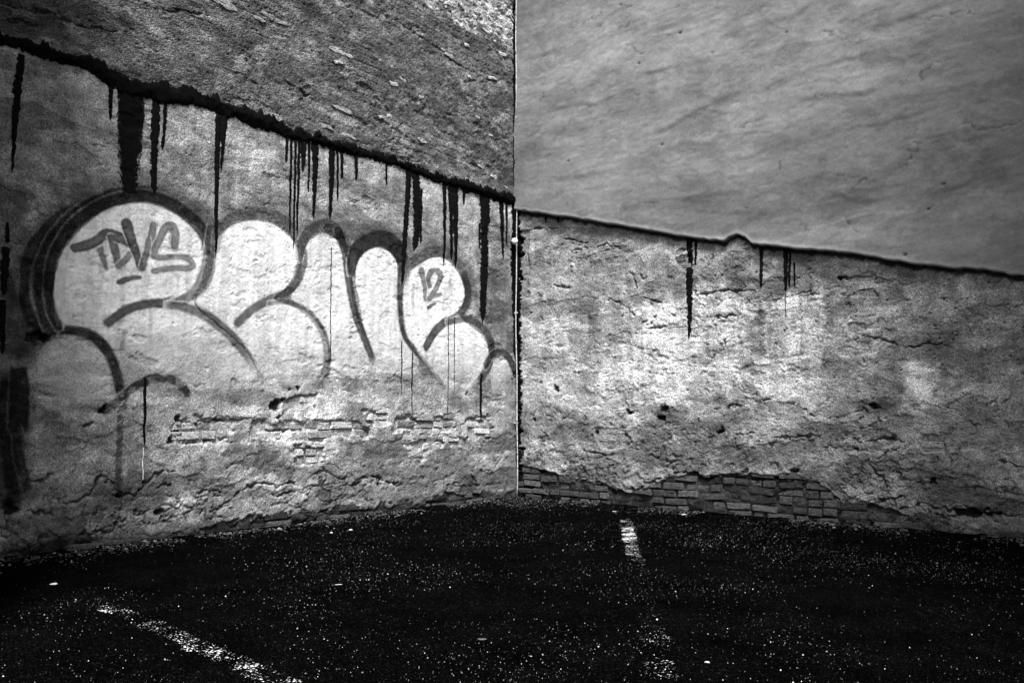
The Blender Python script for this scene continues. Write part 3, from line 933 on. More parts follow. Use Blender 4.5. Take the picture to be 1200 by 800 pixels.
for i, pl in enumerate(EXPL):
    lay(wallL, 'L', trace(pl, on_left), 0.46, 0.012, seed=30 + i, keep=0.75, margin=0.0, jit=0.010)
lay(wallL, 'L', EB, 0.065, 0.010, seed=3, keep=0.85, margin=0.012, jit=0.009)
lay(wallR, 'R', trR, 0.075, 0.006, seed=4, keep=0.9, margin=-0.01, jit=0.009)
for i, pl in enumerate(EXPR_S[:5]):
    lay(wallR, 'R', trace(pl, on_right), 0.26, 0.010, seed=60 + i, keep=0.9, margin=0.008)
r = random.Random(9)
for (x, y, s, t) in [(390, 60, 1.5, 0.33), (402, 66, 1.2, 0.36), (393, 75, 0.8, 0.34), (468, 95, 0.9, 0.32), (457, 100, 0.9, 0.34), (490, 115, 0.8, 0.36), (398, 130, 1.6, 0.33), (405, 160, 1.4, 0.27), (453, 137, 0.7, 0.40), (443, 139, 0.6, 0.36),
                     (573, 93, 1.1, 0.42), (556, 139, 0.5, 0.45), (585, 65, 1.2, 0.42), (543, 55, 0.8, 0.4), (565, 38, 0.9, 0.46), (522, 67, 0.9, 0.34), (255, 4, 1.8, 0.24), (262, 9, 1.5, 0.24), (545, 90, 0.7, 0.4), (375, 110, 1.0, 0.24), (470, 168, 1.3, 0.26),
                     (310, 20, 1.0, 0.2), (325, 28, 1.1, 0.24), (575, 208, 0.9, 0.36), (560, 196, 1.2, 0.26), (590, 220, 0.6, 0.36), (380, 150, 1.3, 0.24), (490, 166, 1.0, 0.33), (300, 25, 1.0, 0.2), (572, 160, 0.5, 0.35), (515, 60, 0.6, 0.3)]:
    a, b = on_left(np.array([x]), np.array([y]))
    h = float(LUp.sample(a, b)[0])
    put_brick(wallL, 'L', a[0], b[0], h + r.uniform(-0.003, 0.003), r.choice(BM_FRAG), t * 1.35, s * r.uniform(0.8, 1.1), s ** 0.5 * r.uniform(0.8, 1.1), r.uniform(-0.2, 0.2))
n = 0
while n < 62:
    x = r.uniform(490, 603); y = r.uniform(-15, 52)
    a, b = on_left(np.array([x]), np.array([y]))
    if poly_sd(a, b, tr_patch)[0] < -0.05 + 0.05 * r.random(): continue
    h = float(LUp.sample(a, b)[0])
    put_brick(wallL, 'L', a[0], b[0], h + r.uniform(-0.006, 0.002), r.choice(BM_FRAG), r.uniform(0.25, 0.62), r.uniform(0.3, 0.9), r.uniform(0.5, 1.0), r.uniform(-0.5, 0.5))
    n += 1

# ------------------------------------------------------------------ graffiti: coats of spray paint on the left wall
AL_POINT = None


def stroke_alpha(pts_px, wid_px, opacity, field=LLo, soft=0.007, fade=(0, 0), edge=0.18, sub=6):
    pp = spline(pts_px, sub)
    wid = np.interp(np.linspace(0, 1, len(pp)), np.linspace(0, 1, len(wid_px)), wid_px)
    tr = trace(pp, on_left)
    tg = np.gradient(pp, axis=0)
    nrm = np.stack([-tg[:, 1], tg[:, 0]], 1)
    nrm /= np.linalg.norm(nrm, axis=1, keepdims=True) + 1e-9
    a = trace(pp + nrm * wid[:, None] / 2, on_left); b = trace(pp - nrm * wid[:, None] / 2, on_left)
    hw = np.linalg.norm(a - b, axis=1) / 2
    P, Q = field.P, field.Q
    mg = hw.max() + 0.05
    lo = tr.min(0) - mg; hi = tr.max(0) + mg
    ii = np.where((P > lo[0]) & (P < hi[0]) & (Q > lo[1]) & (Q < hi[1]))
    al = np.zeros(P.shape, np.float32)
    wb = 0.006 * fbm(P[ii] / 0.03, Q[ii] / 0.03, 2, 3)
    dn, bwid, t = seg_dist(P[ii], Q[ii], tr, hw)
    d = (1 - dn) * bwid + wb                       # distance inside the edge
    A = sstep(-soft, soft, d)
    prof = 1 - edge + edge * np.clip(dn, 0, 1) ** 2
    A = A * prof * min(0.97, opacity * 1.38)
    if fade[0]: A *= sstep(0, fade[0], t)
    if fade[1]: A *= sstep(1, 1 - fade[1], t)
    al[ii] = A
    return al


def wear(al, amount, k=2, sc=0.06):
    n = fbm(LLo.P / sc, LLo.Q / (sc * 0.7), 4, k)
    return al * (1 - amount * sstep(0.0, 0.12, n))


FILL = [
    ('first letter', [(62, 372), (60, 348), (63, 321), (72, 294), (92, 270), (113, 252), (135, 241), (168, 237), (192, 243), (216, 257), (232, 272), (239, 291), (238, 312), (230, 337), (222, 350), (240, 362), (262, 383), (285, 405),
                      (300, 430), (285, 455), (250, 462), (200, 455), (150, 465), (139, 455), (136, 430), (128, 408), (112, 393), (90, 386), (68, 384)], 0.93),
    ('second letter', [(252, 282), (264, 267), (279, 261), (294, 259), (312, 262), (328, 270), (340, 281), (346, 293), (346, 308), (341, 324), (332, 338), (318, 350), (335, 357), (355, 365), (370, 380), (380, 400), (382, 425), (375, 445),
                       (340, 452), (305, 440), (290, 415), (270, 394), (250, 378), (226, 355), (240, 340), (247, 325), (250, 305)], 0.88),
    ('third letter', [(352, 305), (357, 287), (366, 278), (378, 275), (390, 279), (399, 290), (405, 310), (409, 340), (415, 370), (424, 395), (435, 420), (430, 436), (400, 442), (384, 436), (384, 410), (378, 385), (360, 362), (338, 350), (349, 332)], 0.78),
    ('fourth letter', [(414, 332), (414, 317), (420, 302), (429, 294), (441, 291), (453, 296), (461, 307), (463, 322), (464, 350), (466, 380), (472, 400), (488, 422), (480, 438), (440, 434), (434, 415), (424, 385), (418, 350)], 0.80),
    ('fifth letter', [(471, 331), (478, 318), (492, 308), (508, 302), (522, 306), (534, 320), (541, 337), (541, 355), (534, 367), (548, 381), (561, 392), (569, 405), (570, 420), (562, 440), (550, 455), (520, 456), (500, 430), (486, 412), (473, 392), (469, 370), (469, 345)], 0.88),
    ('sixth letter', [(572, 434), (576, 424), (582, 419), (590, 420), (597, 430), (601, 446), (590, 458), (575, 460)], 0.6),
]
P, Q = LLo.P, LLo.Q
letters = []
zfade = sstep(0.55, 0.0, 0) 
for nm, pl, op in FILL:
    tr = trace(spline(pl + pl[:1], 3)[:-1], on_left)
    lo = tr.min(0) - 0.08; hi = tr.max(0) + 0.08
    ii = np.where((P > lo[0]) & (P < hi[0]) & (Q > lo[1]) & (Q < hi[1]))
    sd = poly_sd(P[ii], Q[ii], tr) + 0.008 * fbm(P[ii] / 0.05, Q[ii] / 0.05, 3, 2)
    rays = fbm(P[ii] / 0.05 + 0.4 * Q[ii], Q[ii] / 0.55, 3, 4)
    A = op * sstep(-0.008, 0.010, sd) * (0.92 + 0.5 * np.clip(rays, -0.35, 0.1))
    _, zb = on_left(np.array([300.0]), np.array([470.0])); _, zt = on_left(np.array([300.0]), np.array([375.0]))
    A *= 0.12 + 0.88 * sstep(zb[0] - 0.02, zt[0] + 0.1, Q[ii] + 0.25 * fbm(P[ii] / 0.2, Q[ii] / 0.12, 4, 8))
    al = np.zeros(P.shape, np.float32); al[ii] = np.clip(A, 0, 1)
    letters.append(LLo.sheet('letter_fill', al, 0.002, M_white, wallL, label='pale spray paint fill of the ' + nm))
# thin pale coat inside the small arch at the wall's far end
tr = trace([(52, 402), (70, 393), (92, 393), (112, 402), (124, 420), (131, 445), (133, 470), (90, 475), (45, 470), (40, 430)], on_left)
ii = np.where((P > tr[:, 0].min() - 0.1) & (P < tr[:, 0].max() + 0.1) & (Q > tr[:, 1].min() - 0.1) & (Q < tr[:, 1].max() + 0.1))
al = np.zeros(P.shape, np.float32)
al[ii] = 0.32 * sstep(-0.03, 0.03, poly_sd(P[ii], Q[ii], tr)) * sstep(0.75, 1.3, Q[ii] + 0.3 * fbm(P[ii] / 0.2, Q[ii] / 0.1, 3, 5))
LLo.sheet('letter_fill', al, 0.002, M_white, wallL)

# soft overspray around the letter tops, lying under the fills
for li, pts, wd, op in [(0, [(246, 290), (232, 258), (200, 234), (165, 224), (125, 230), (85, 250), (55, 282), (42, 320), (44, 360)], [20, 34, 38, 40, 34], 0.42),
                        (1, [(250, 285), (262, 258), (295, 246), (325, 254), (350, 282)], [18, 26, 24], 0.24), (2, [(350, 290), (362, 266), (380, 260), (398, 272), (406, 300)], [16, 28, 22], 0.34),
                        (3, [(410, 310), (420, 284), (442, 274), (462, 286), (472, 312)], [18, 30, 22], 0.42), (4, [(472, 322), (488, 300), (510, 290), (534, 304), (548, 335), (546, 362)], [14, 24, 20, 14], 0.30),
                        (0, [(10, 420), (8, 480), (8, 540), (14, 600)], [34, 46, 40], 0.45), (0, [(22, 300), (14, 350), (24, 395), (45, 405)], [24, 36, 24], 0.4)]:
    LLo.sheet('overspray', wear(stroke_alpha(pts, wd, op, soft=0.075, fade=(0.15, 0.15), edge=0.0), 0.3), 0.0010, M_grey, letters[li])
STROKES = [
    # letter index, points, widths, opacity, fade, wear
    (0, [(241, 292), (238, 276), (222, 257), (198, 240), (168, 231), (138, 234), (110, 245), (86, 262), (69, 284), (59, 306), (55, 335), (57, 360), (66, 383)], [14, 15, 14, 12, 10], 0.72, (0, 0), 0.10),
    (0, [(215, 245), (180, 226), (140, 229), (105, 242), (78, 262), (58, 287), (48, 312), (45, 342), (50, 368), (58, 388)], [10, 18, 19, 17, 14], 0.72, (0.25, 0), 0.18),
    (0, [(160, 222), (110, 236), (75, 252), (48, 275), (32, 300), (25, 325), (26, 350), (34, 374), (44, 388)], [8, 16, 15, 14, 11], 0.68, (0.3, 0), 0.25),
    (0, [(120, 232), (70, 250), (38, 280), (18, 315), (14, 350), (24, 385)], [8, 26, 30, 26], 0.30, (0.3, 0.2), 0.5),
    (0, [(52, 380), (44, 392), (38, 404)], [16, 12, 6], 0.85, (0, 0), 0.35),
    (0, [(246, 270), (243, 295), (239, 314), (231, 335), (217, 349), (198, 356)], [12, 14, 14, 12, 9], 0.45, (0, 0.05), 0.1),
    (0, [(217, 351), (192, 355), (167, 357), (145, 364), (124, 378)], [11, 10, 11], 0.74, (0.02, 0), 0.06),
    (0, [(186, 357), (212, 360), (236, 369), (256, 383), (273, 399), (288, 418), (298, 436)], [8, 11, 12, 11, 9], 0.55, (0.1, 0.25), 0.15),
    (0, [(44, 404), (57, 392), (72, 387), (90, 388), (108, 395), (121, 408), (130, 424), (136, 445), (140, 468), (143, 486)], [9, 11, 12, 11, 9], 0.74, (0.05, 0.08), 0.1),
    (0, [(139, 484), (138, 510), (137, 545), (137, 590)], [8, 7, 7], 0.55, (0.05, 0.2), 0.35),
    (0, [(121, 481), (134, 471), (147, 459), (160, 450), (178, 443), (195, 443), (209, 450), (217, 461)], [8, 9, 11, 8], 0.85, (0, 0), 0.55),
    (0, [(20, 428), (21, 455), (20, 497)], [18, 24, 24], 0.80, (0.1, 0), 0.2),
    (0, [(6, 430), (4, 470), (6, 520), (12, 560), (16, 600)], [12, 16, 14], 0.85, (0.1, 0.1), 0.25),
    (0, [(18, 500), (20, 530), (26, 555), (32, 578)], [10, 12, 9], 0.6, (0, 0.1), 0.3),
    (0, [(310, 470), (305, 510), (296, 545), (288, 575)], [5, 5], 0.22, (0.2, 0.3), 0.3),
    (1, [(250, 292), (254, 272), (270, 257), (295, 250), (318, 254), (338, 268), (350, 287)], [10, 15, 15, 12], 0.30, (0, 0), 0.15),
    (1, [(350, 284), (353, 306), (346, 328), (333, 343), (315, 351), (294, 362), (275, 379)], [9, 10, 9, 10, 9], 0.55, (0.1, 0), 0.08),
    (1, [(325, 346), (308, 354), (290, 364), (275, 379)], [6, 8, 9], 0.40, (0.3, 0), 0.05),
    (1, [(312, 356), (331, 354), (350, 361), (367, 375), (377, 393), (381, 415), (380, 432), (373, 444), (362, 452)], [4, 7, 8, 9, 8], 0.42, (0, 0.15), 0.2),
    (2, [(347, 310), (351, 285), (362, 270), (378, 266), (393, 273), (403, 292)], [8, 12, 15, 12], 0.42, (0.15, 0), 0.12),
    (2, [(394, 272), (402, 295), (406, 325), (410, 350), (417, 376), (426, 400), (437, 428)], [10, 9, 8, 8, 7], 0.66, (0, 0.08), 0.08),
    (3, [(409, 326), (411, 304), (421, 288), (441, 280), (458, 286), (468, 303), (471, 330)], [8, 15, 19, 17, 9], 0.62, (0.05, 0.1), 0.08),
    (3, [(467, 315), (466, 345), (467, 370), (471, 392), (480, 406), (492, 420)], [7, 7, 6, 6], 0.58, (0, 0.1), 0.1),
    (3, [(488, 415), (508, 440), (524, 460)], [5, 4, 3], 0.28, (0, 0.3), 0.2),
    (4, [(470, 330), (478, 312), (492, 300), (510, 295), (527, 301), (540, 318), (546, 337)], [8, 12, 13, 10, 7], 0.28, (0, 0), 0.12),
    (4, [(538, 314), (545, 335), (545, 354), (537, 367), (523, 377)], [7, 7, 8, 8], 0.50, (0.1, 0), 0.08),
    (4, [(534, 371), (520, 377), (507, 389), (497, 406)], [8, 9, 8], 0.70, (0.1, 0), 0.05),
    (4, [(525, 377), (545, 374), (560, 381), (570, 394), (574, 410), (570, 428), (562, 442), (551, 456)], [7, 7, 8, 8, 6], 0.55, (0, 0.15), 0.12),
    (5, [(567, 428), (574, 416), (584, 412), (594, 419), (600, 434)], [6, 7, 7], 0.62, (0, 0), 0.1),
]
for li, pts, wd, op, fade, wr in STROKES:
    al = wear(stroke_alpha(pts, wd, op, fade=fade, soft=(0.05 if wd[1] > 24 and op < 0.5 else 0.013)), wr)
    fill = letters[li]
    LLo.sheet('outline_stroke', al, 0.0035, M_dark, fill)
# tags inside the letters
TAGS = [
    (0, [(86, 291), (97, 289), (109, 284), (120, 276), (130, 276), (142, 281), (150, 286)], [11, 12, 12, 13, 9], 0.66),
    (0, [(114, 289), (118, 302), (123, 315)], [8, 7, 4], 0.52),
    (0, [(128, 279), (133, 296), (137, 312)], [9, 9, 9], 0.62),
    (0, [(137, 312), (148, 301), (158, 291)], [8, 8, 7], 0.50),
    (0, [(146, 263), (152, 283), (158, 299), (163, 314)], [13, 11, 9, 9], 0.68),
    (0, [(164, 314), (169, 298), (174, 280), (178, 264)], [8, 8, 9, 9], 0.55),
    (0, [(176, 264), (178, 280), (177, 294)], [9, 5, 4], 0.45),
    (0, [(202, 288), (203, 276), (199, 266), (191, 268), (185, 280), (179, 293), (180, 301), (192, 302), (208, 301), (219, 304), (223, 311), (217, 315), (197, 315), (178, 318)], [9, 10, 9, 7, 7, 7, 7], 0.50),
    (0, [(200, 280), (202, 290)], [8, 9], 0.4),
    (0, [(138, 331), (148, 327), (161, 325)], [7, 6, 4], 0.80),
    (4, [(491, 318), (495, 335), (495.7, 351)], [7, 5, 4], 0.52),
    (4, [(501, 335), (499, 325), (505, 317), (513, 321), (511, 333), (504, 345), (500, 350), (507, 347), (514, 345)], [5, 6, 6, 5, 5, 4], 0.55),
    (4, [(499, 361), (503, 358), (508, 356)], [4, 4, 3], 0.75),
]
for li, pts, wd, op in TAGS:
    al = wear(stroke_alpha(pts, wd, op, edge=0.22), 0.06)
    LLo.sheet('tag_stroke', al, 0.005, M_dark, letters[li])
# thin sooty runs inside the fills
for pts, wd, op in [([(175, 360), (174, 380), (173, 420)], [4, 4, 3], 0.18), ([(206, 320), (206, 345)], [3, 2], 0.2), ([(216, 322), (216, 345)], [3, 2], 0.15), ([(482, 330), (481, 350), (483, 375)], [3, 4, 2], 0.25),
                    ([(525, 320), (524, 345)], [3, 2], 0.2), ([(145, 385), (141, 400), (139, 425)], [5, 5, 3], 0.3), ([(332, 300), (331, 330)], [3, 2], 0.15), ([(158, 335), (157, 350)], [3, 2], 0.2), ([(172, 318), (171, 345)], [4, 2], 0.2)]:
    LLo.sheet('paint_run', stroke_alpha(pts, wd, op, soft=0.01, fade=(0.1, 0.4)), 0.0035, M_grey, letters[0] if pts[0][0] < 245 else (letters[4] if pts[0][0] > 465 else letters[1]))

# ------------------------------------------------------------------ tar along the old roof line, and its drips
def ribbon(name, field, fn, path, widths, mat, parent, thick=0.006, lift=0.003, step=0.011, cross=5, rag=0.35, seed=0, tail=0.2, **props):
    tr = trace(path, fn)
    seg = np.r_[0, np.cumsum(np.linalg.norm(np.diff(tr, axis=0), axis=1))]
    n = max(4, int(seg[-1] / step))
    s = np.linspace(0, seg[-1], n)
    x = np.interp(s, seg, tr[:, 0]); z = np.interp(s, seg, tr[:, 1])
    px = np.interp(s, seg, [p[0] for p in path]); py = np.interp(s, seg, [p[1] for p in path])
    wd = np.interp(s / seg[-1], np.linspace(0, 1, len(widths)), widths)
    a = trace(np.stack([px - wd / 2, py], 1), fn); b = trace(np.stack([px + wd / 2, py], 1), fn)
    hw = np.abs(a[:, 0] - b[:, 0]) / 2
    fl = sstep(1.0, 0.93, s / seg[-1]) if max(widths) < 15 else np.ones(n)
    hw = hw * 1.12 + 0.002
    e0 = hw * (1 + rag * 2.0 * fbm(s / 0.02, s * 0 + seed * 3.1, 3, 2)) * (0.25 + 0.75 * fl)
    e1 = hw * (1 + rag * 2.0 * fbm(s / 0.02, s * 0 + seed * 5.7 + 40, 3, 4)) * (0.25 + 0.75 * fl)
    x = x + 0.006 * fbm(s / 0.12, s * 0 + seed, 3, 6)
    t = np.linspace(-1, 1, cross)
    X = x[:, None] + np.where(t < 0, e0[:, None], e1[:, None]) * t
    Z = np.repeat(z[:, None], cross, 1)
    H = field.sample(X, Z) + lift + np.minimum(thick, 0.5 * hw[:, None] + 0.001) * np.sqrt(np.clip(1 - t ** 2, 0, 1))
    co = field.world(X, Z, H).reshape(-1, 3)
    tl = np.repeat((tail * sstep(0.25, 1.0, s / seg[-1]))[:, None], cross, 1)
    me = np_mesh(name, co, grid_quads(n, cross), {'edge': np.repeat(np.abs(t)[None], n, 0), 'tail': tl + (0.45 if max(widths) < 1.7 else 0.0)})
    return mesh_obj(name, me, mat, parent, **props)


# the seam itself
def seam(name, field_lo, field_up, fn, top, bot, parent, x0, x1, thick, mat, cross=9, rag=0.05, npx=900, k=0, **props):
    a = trace(top, fn); b = trace(bot, fn)
    x = np.linspace(x0, x1, npx)
    zt = curve_at(a, x); zb = curve_at(b, x)
    zt = zt + rag * (1.0 * fbm(x / 0.10, x * 0 + 1, 4, k) + 0.6 * fbm(x / 0.02, x * 0 + 2, 2, k + 1)) + 0.9 * rag * sstep(0.12, 0.35, fbm(x / 0.07, x * 0 + 8, 2, k + 5))
    zb = zb + rag * (0.9 * fbm(x / 0.13, x * 0 + 5, 4, k + 3) + 0.5 * fbm(x / 0.02, x * 0 + 7, 2, k + 2))
    t = np.linspace(0, 1, cross)
    Z = zb[:, None] * (1 - t) + zt[:, None] * t
    X = np.repeat(x[:, None], cross, 1)
    base = np.maximum(field_lo.sample(X, Z), np.where(Z > np.interp(X, field_up.cols, field_up.zlo), field_up.sample(X, Z), 0)) if field_up else field_lo.sample(X, Z)
    H = base + 0.004 + thick * np.sqrt(np.clip(1 - (2 * t - 1) ** 2, 0, 1)) * (1 + 0.8 * fbm(X / 0.06, Z / 0.03, 3, 4))
    me = np_mesh(name, field_lo.world(X, Z, H).reshape(-1, 3), grid_quads(npx, cross), {'edge': np.repeat(np.abs(2 * t - 1)[None], npx, 0), 'tail': np.zeros((npx, cross))})
    return mesh_obj(name, me, mat, parent, **props)


seamL = seam('tar_seam', LLo, LUp, on_left, SEAM_TOP, SEAM_BOT, wallL, 0.01, 6.2, 0.016, M_tar, rag=0.04, label='thick black tar seam left by a removed roof')
DR_L = [
    ([(22, 66), (18, 110), (14, 160), (12, 205)], [7, 9, 5, 2]), ([(127, 100), (127, 142)], [5, 3]), ([(151, 108), (151, 150), (149, 190), (148, 226)], [29, 27, 25, 20]), ([(180, 112), (179, 160), (178, 228)], [8, 8, 6]),
    ([(191, 116), (188, 176)], [4, 3]), ([(254, 132), (252, 190), (251, 250), (250, 302)], [7, 5, 4, 2]), ([(261, 134), (257, 200)], [6, 2.5]), ([(334, 158), (333, 192)], [3, 2]), ([(339, 160), (338, 230), (337, 275)], [2.4, 2.2, 1.5]),
    ([(344, 160), (343, 230), (341, 292)], [2.4, 2.2, 1.5]), ([(348, 162), (347, 230), (345, 275)], [3, 2.4, 1.5]), ([(352, 162), (352, 202)], [3.5, 2.5]), ([(356, 164), (354, 196)], [3, 2]), ([(360, 164), (359, 225)], [2.6, 1.8]),
    ([(367, 164), (367, 200), (365, 258)], [7, 5, 1.6]), ([(386, 170), (386, 210), (384, 258)], [7, 5, 3]), ([(393, 172), (393, 235)], [2.6, 1.6]), ([(398, 174), (398, 210)], [4, 2.6]), ([(415, 182), (415, 211)], [4, 2.6]),
    ([(450, 190), (450, 218)], [2.4, 1.6]), ([(477, 198), (473, 260), (470, 300), (468, 335)], [6, 5, 5, 3]), ([(484, 200), (486, 245), (486, 272), (482, 294)], [9, 8, 8, 5]), ([(491, 222), (490, 286)], [2.6, 2]),
    ([(518, 212), (518, 270), (517, 312)], [4, 3, 2]), ([(525, 214), (526, 270), (526, 305)], [6, 4, 2.5]), ([(531, 214), (531, 260), (531, 314)], [6, 5, 2.5]), ([(541, 222), (541, 240)], [3, 2]), ([(566, 222), (565, 290), (564, 340), (563, 378)], [11, 8, 8, 6]),
    ([(559, 262), (559, 292)], [2.2, 1.5]), ([(585, 232), (586, 270), (587, 304)], [5, 4, 1.6]), ([(591, 234), (591, 288)], [2.4, 1.6]), ([(7, 262), (6, 285)], [3, 6]), ([(5, 290), (3, 318), (2, 346)], [8, 9, 6]), ([(1, 352), (1, 415)], [7, 5]),
    ([(168, 443), (167, 480), (166, 522)], [2.4, 2.8, 2]), ([(468, 400), (468, 430), (467, 462)], [1.4, 1.6, 1.2]), ([(481, 408), (480, 450), (480, 492)], [1.4, 1.6, 1.2]), ([(562, 438), (561, 468), (561, 492)], [2.2, 2.6, 2]),
    ([(386, 290), (385, 360), (384, 432)], [0.9, 1.1, 1.4]), ([(523, 372), (523, 430), (522, 490)], [0.9, 1.0, 1.0]), ([(530, 372), (530, 462)], [0.9, 0.9]), ([(603, 256), (603, 300)], [4, 3])]
for i, (pth, wd) in enumerate(DR_L):
    ribbon('tar_drip', LLo, on_left, pth, wd, M_drip, wallL, thick=0.004, seed=i, tail=(0.4 if max(wd) > 15 else 0.2), cross=(9 if max(wd) > 15 else 5), rag=(0.08 if max(wd) > 15 else 0.26))
ribbon('pale_scratch', LLo, on_left, [(166, 524), (165, 540), (165, 562)], [0.5, 0.4, 0.3], plain('scratched_render', 0.6), wallL, thick=0.001, seed=77)
for i, (pth, wd) in enumerate([([(810, 279), (810, 330), (809, 398)], [7, 6, 3]), ([(817, 281), (817, 311)], [3, 2]), ([(894, 290), (893, 338)], [4, 2.4]), ([(922, 291), (922, 342)], [5, 3]), ([(927, 292), (926, 336)], [2.4, 1.8]),
                               ([(932, 308), (932, 336)], [1.8, 1.4]), ([(641, 250), (641, 262)], [2, 1.5]), ([(922, 345), (922, 372)], [0.9, 0.9]), ([(656, 254), (656, 262)], [2.4, 2])]):
    ribbon('tar_drip', RLo, on_right, pth, wd, M_drip, wallR, thick=0.004, seed=i + 60)
# black strip down the corner joint, one run on each wall
ribbon('corner_strip', LUp, on_left, [(599.5, -30), (600.5, 120), (602, 236)], [4.5, 4.5, 5], M_tar, wallL, thick=0.012, lift=0.004, seed=91, rag=0.3, tail=0.0)
ribbon('corner_strip', LLo, on_left, [(601, 236), (600, 300), (601, 420)], [7, 6, 4], M_tar, wallL, thick=0.010, lift=0.004, seed=92, rag=0.45, tail=0.3)
ribbon('corner_strip', RLo, on_right, [(608, 242), (608, 330), (609, 450), (609, 580)], [7, 6, 7, 6], M_tar, wallR, thick=0.006, lift=0.003, seed=93, rag=0.6, tail=0.3)

# ------------------------------------------------------------------ thin conduit down the corner
def tube(name, pts, rad, mat, parent, seg=10, **props):
    pts = [np.array(p, float) for p in pts]
    V = []
    for i, p in enumerate(pts):
        d = (pts[min(i + 1, len(pts) - 1)] - pts[max(i - 1, 0)]); d /= np.linalg.norm(d)
        a = np.cross(d, [0.3, 0.9, 0.1]); a /= np.linalg.norm(a); b = np.cross(d, a)
        r_ = rad[i] if isinstance(rad, (list, tuple)) else rad
        for k in range(seg):
            t = 2 * math.pi * k / seg
            V.append(tuple(p + r_ * (math.cos(t) * a + math.sin(t) * b)))
    Fc = []
    for i in range(len(pts) - 1):
        for k in range(seg):
            Fc.append((i * seg + k, i * seg + (k + 1) % seg, (i + 1) * seg + (k + 1) % seg, (i + 1) * seg + k))
    Fc.append(tuple(range(seg))[::-1]); Fc.append(tuple((len(pts) - 1) * seg + k for k in range(seg)))
    me = bpy.data.meshes.new(name)
    me.from_pydata(V, [], Fc)
    me.polygons.foreach_set('use_smooth', [True] * len(Fc))
    return mesh_obj(name, me, mat, parent, **props)


cond = empty('conduit', 'thin pale vertical conduit running down the corner joint between the two walls', 'conduit', (0.075, -0.075, 0))
zz = np.linspace(0.04, 7.9, 60)
tube('rod', [(0.075 + 0.006 * math.sin(z * 2.1) + 0.004 * math.sin(z * 5.3), -0.075 + 0.005 * math.sin(z * 1.7 + 1), z) for z in zz], 0.007, M_rod, cond, 10)
for z in (0.9, 2.2, 4.6):
    me = box_mesh('clip', (0.02, -0.086, z - 0.009), (0.085, -0.064, z + 0.009))
    mesh_obj('clip', me, M_rod, cond)
bx = 0.075
tube('insulator', [(0.06, -0.12, 3.05), (0.09, -0.14, 3.05), (0.11, -0.15, 3.045), (0.135, -0.165, 3.03)], [0.022, 0.036, 0.038, 0.02], plain('porcelain', 0.8, 0.3, 0.5, 0.05), cond, 12, label='white porcelain insulator knob')

# ------------------------------------------------------------------ asphalt
gx = np.concatenate([np.linspace(-60, -0.6, 12), np.arange(-0.5, 7.2, 0.018), np.linspace(7.4, 80, 22)])
gy = np.concatenate([np.linspace(-80, -8.2, 22), np.arange(-8.0, 0.5, 0.018), np.linspace(0.6, 60, 12)])
GX, GY = np.meshgrid(gx, gy, indexing='ij')


def ground_h(x, y):
    x = np.asarray(x, float); y = np.asarray(y, float)
    near = np.exp(-np.abs(x) / 25.0)
    h = 0.020 * fbm(x / 2.2, y / 2.2, 3, 2) + 0.006 * fbm(x / 0.35, y / 0.35, 3, 4)
    h += 0.004 * fbm(x / 0.05, y / 0.05, 2, 8)
    dl = np.maximum(x, 0); dr = np.maximum(-y, 0)
    dw = np.minimum(dl, dr)
    h += 0.045 * np.exp(-(dw / 0.22) ** 2) + 0.012 * fbm(x / 0.1, y / 0.1, 3, 6) * np.exp(-dw / 0.25)
    d2 = dr - (0.42 + 0.06 * fbm(x / 0.6, y * 0, 3, 3)); h -= 0.02 * np.exp(-(d2 / 0.03) ** 2)        # a trench seam along the foot of each wall
    d3 = dl - (0.30 + 0.06 * fbm(y / 0.6, x * 0, 3, 5)); h -= 0.016 * np.exp(-(d3 / 0.03) ** 2)
    return h


GH = ground_h(GX, GY)
m, nt, out = new_mat('asphalt')
pos = geo_pos(nt)
c = remap(nt, noise_n(nt, pos, 3, 5, 0.6), 0.3, 0.7, 0.0004, 0.0011)
chip = math_n(nt, 'ADD', remap(nt, noise_n(nt, pos, 150, 2, 0.5), 0.58, 0.72, 1.0, 13.0), remap(nt, noise_n(nt, pos, 60, 2, 0.5), 0.62, 0.70, 0.0, 7.0))
c = math_n(nt, 'MULTIPLY', c, chip)
nt.links.new(surf(nt, c, 0.95, 0.0, bump_chain(nt, pos, [(45, 4, 0.9, 0.015), (160, 3, 1.0, 0.008)])), out.inputs['Surface'])
M_asph = m
me = np_mesh('asphalt', np.stack([GX, GY, GH], -1).reshape(-1, 3), grid_quads(len(gx), len(gy)))
asph = mesh_obj('asphalt', me, M_asph, None, kind='structure', label='black coarse worn asphalt of the yard in front of the walls')


# worn parking lines
m, nt, out = new_mat('worn_line_paint')
pos = geo_pos(nt)
al = nd(nt, 'ShaderNodeAttribute', attribute_name='alpha').outputs['Fac']
n1 = noise_n(nt, pos, 95, 3, 0.6)
thr = math_n(nt, 'SUBTRACT', 0.74, math_n(nt, 'MULTIPLY', al, 0.30))
cov = math_n(nt, 'MULTIPLY', math_n(nt, 'SUBTRACT', n1, thr), 14.0, clamp=True)
s = surf(nt, remap(nt, noise_n(nt, pos, 50, 3, 0.6), 0.3, 0.7, 0.35, 0.75), 0.85, 0.1, bump_chain(nt, pos, [(120, 3, 0.8, 0.005)]))
tr_ = nd(nt, 'ShaderNodeBsdfTransparent'); mx = nd(nt, 'ShaderNodeMixShader')
nt.links.new(cov, mx.inputs[0]); nt.links.new(tr_.outputs[0], mx.inputs[1]); nt.links.new(s, mx.inputs[2])
nt.links.new(mx.outputs[0], out.inputs['Surface'])
M_line = m


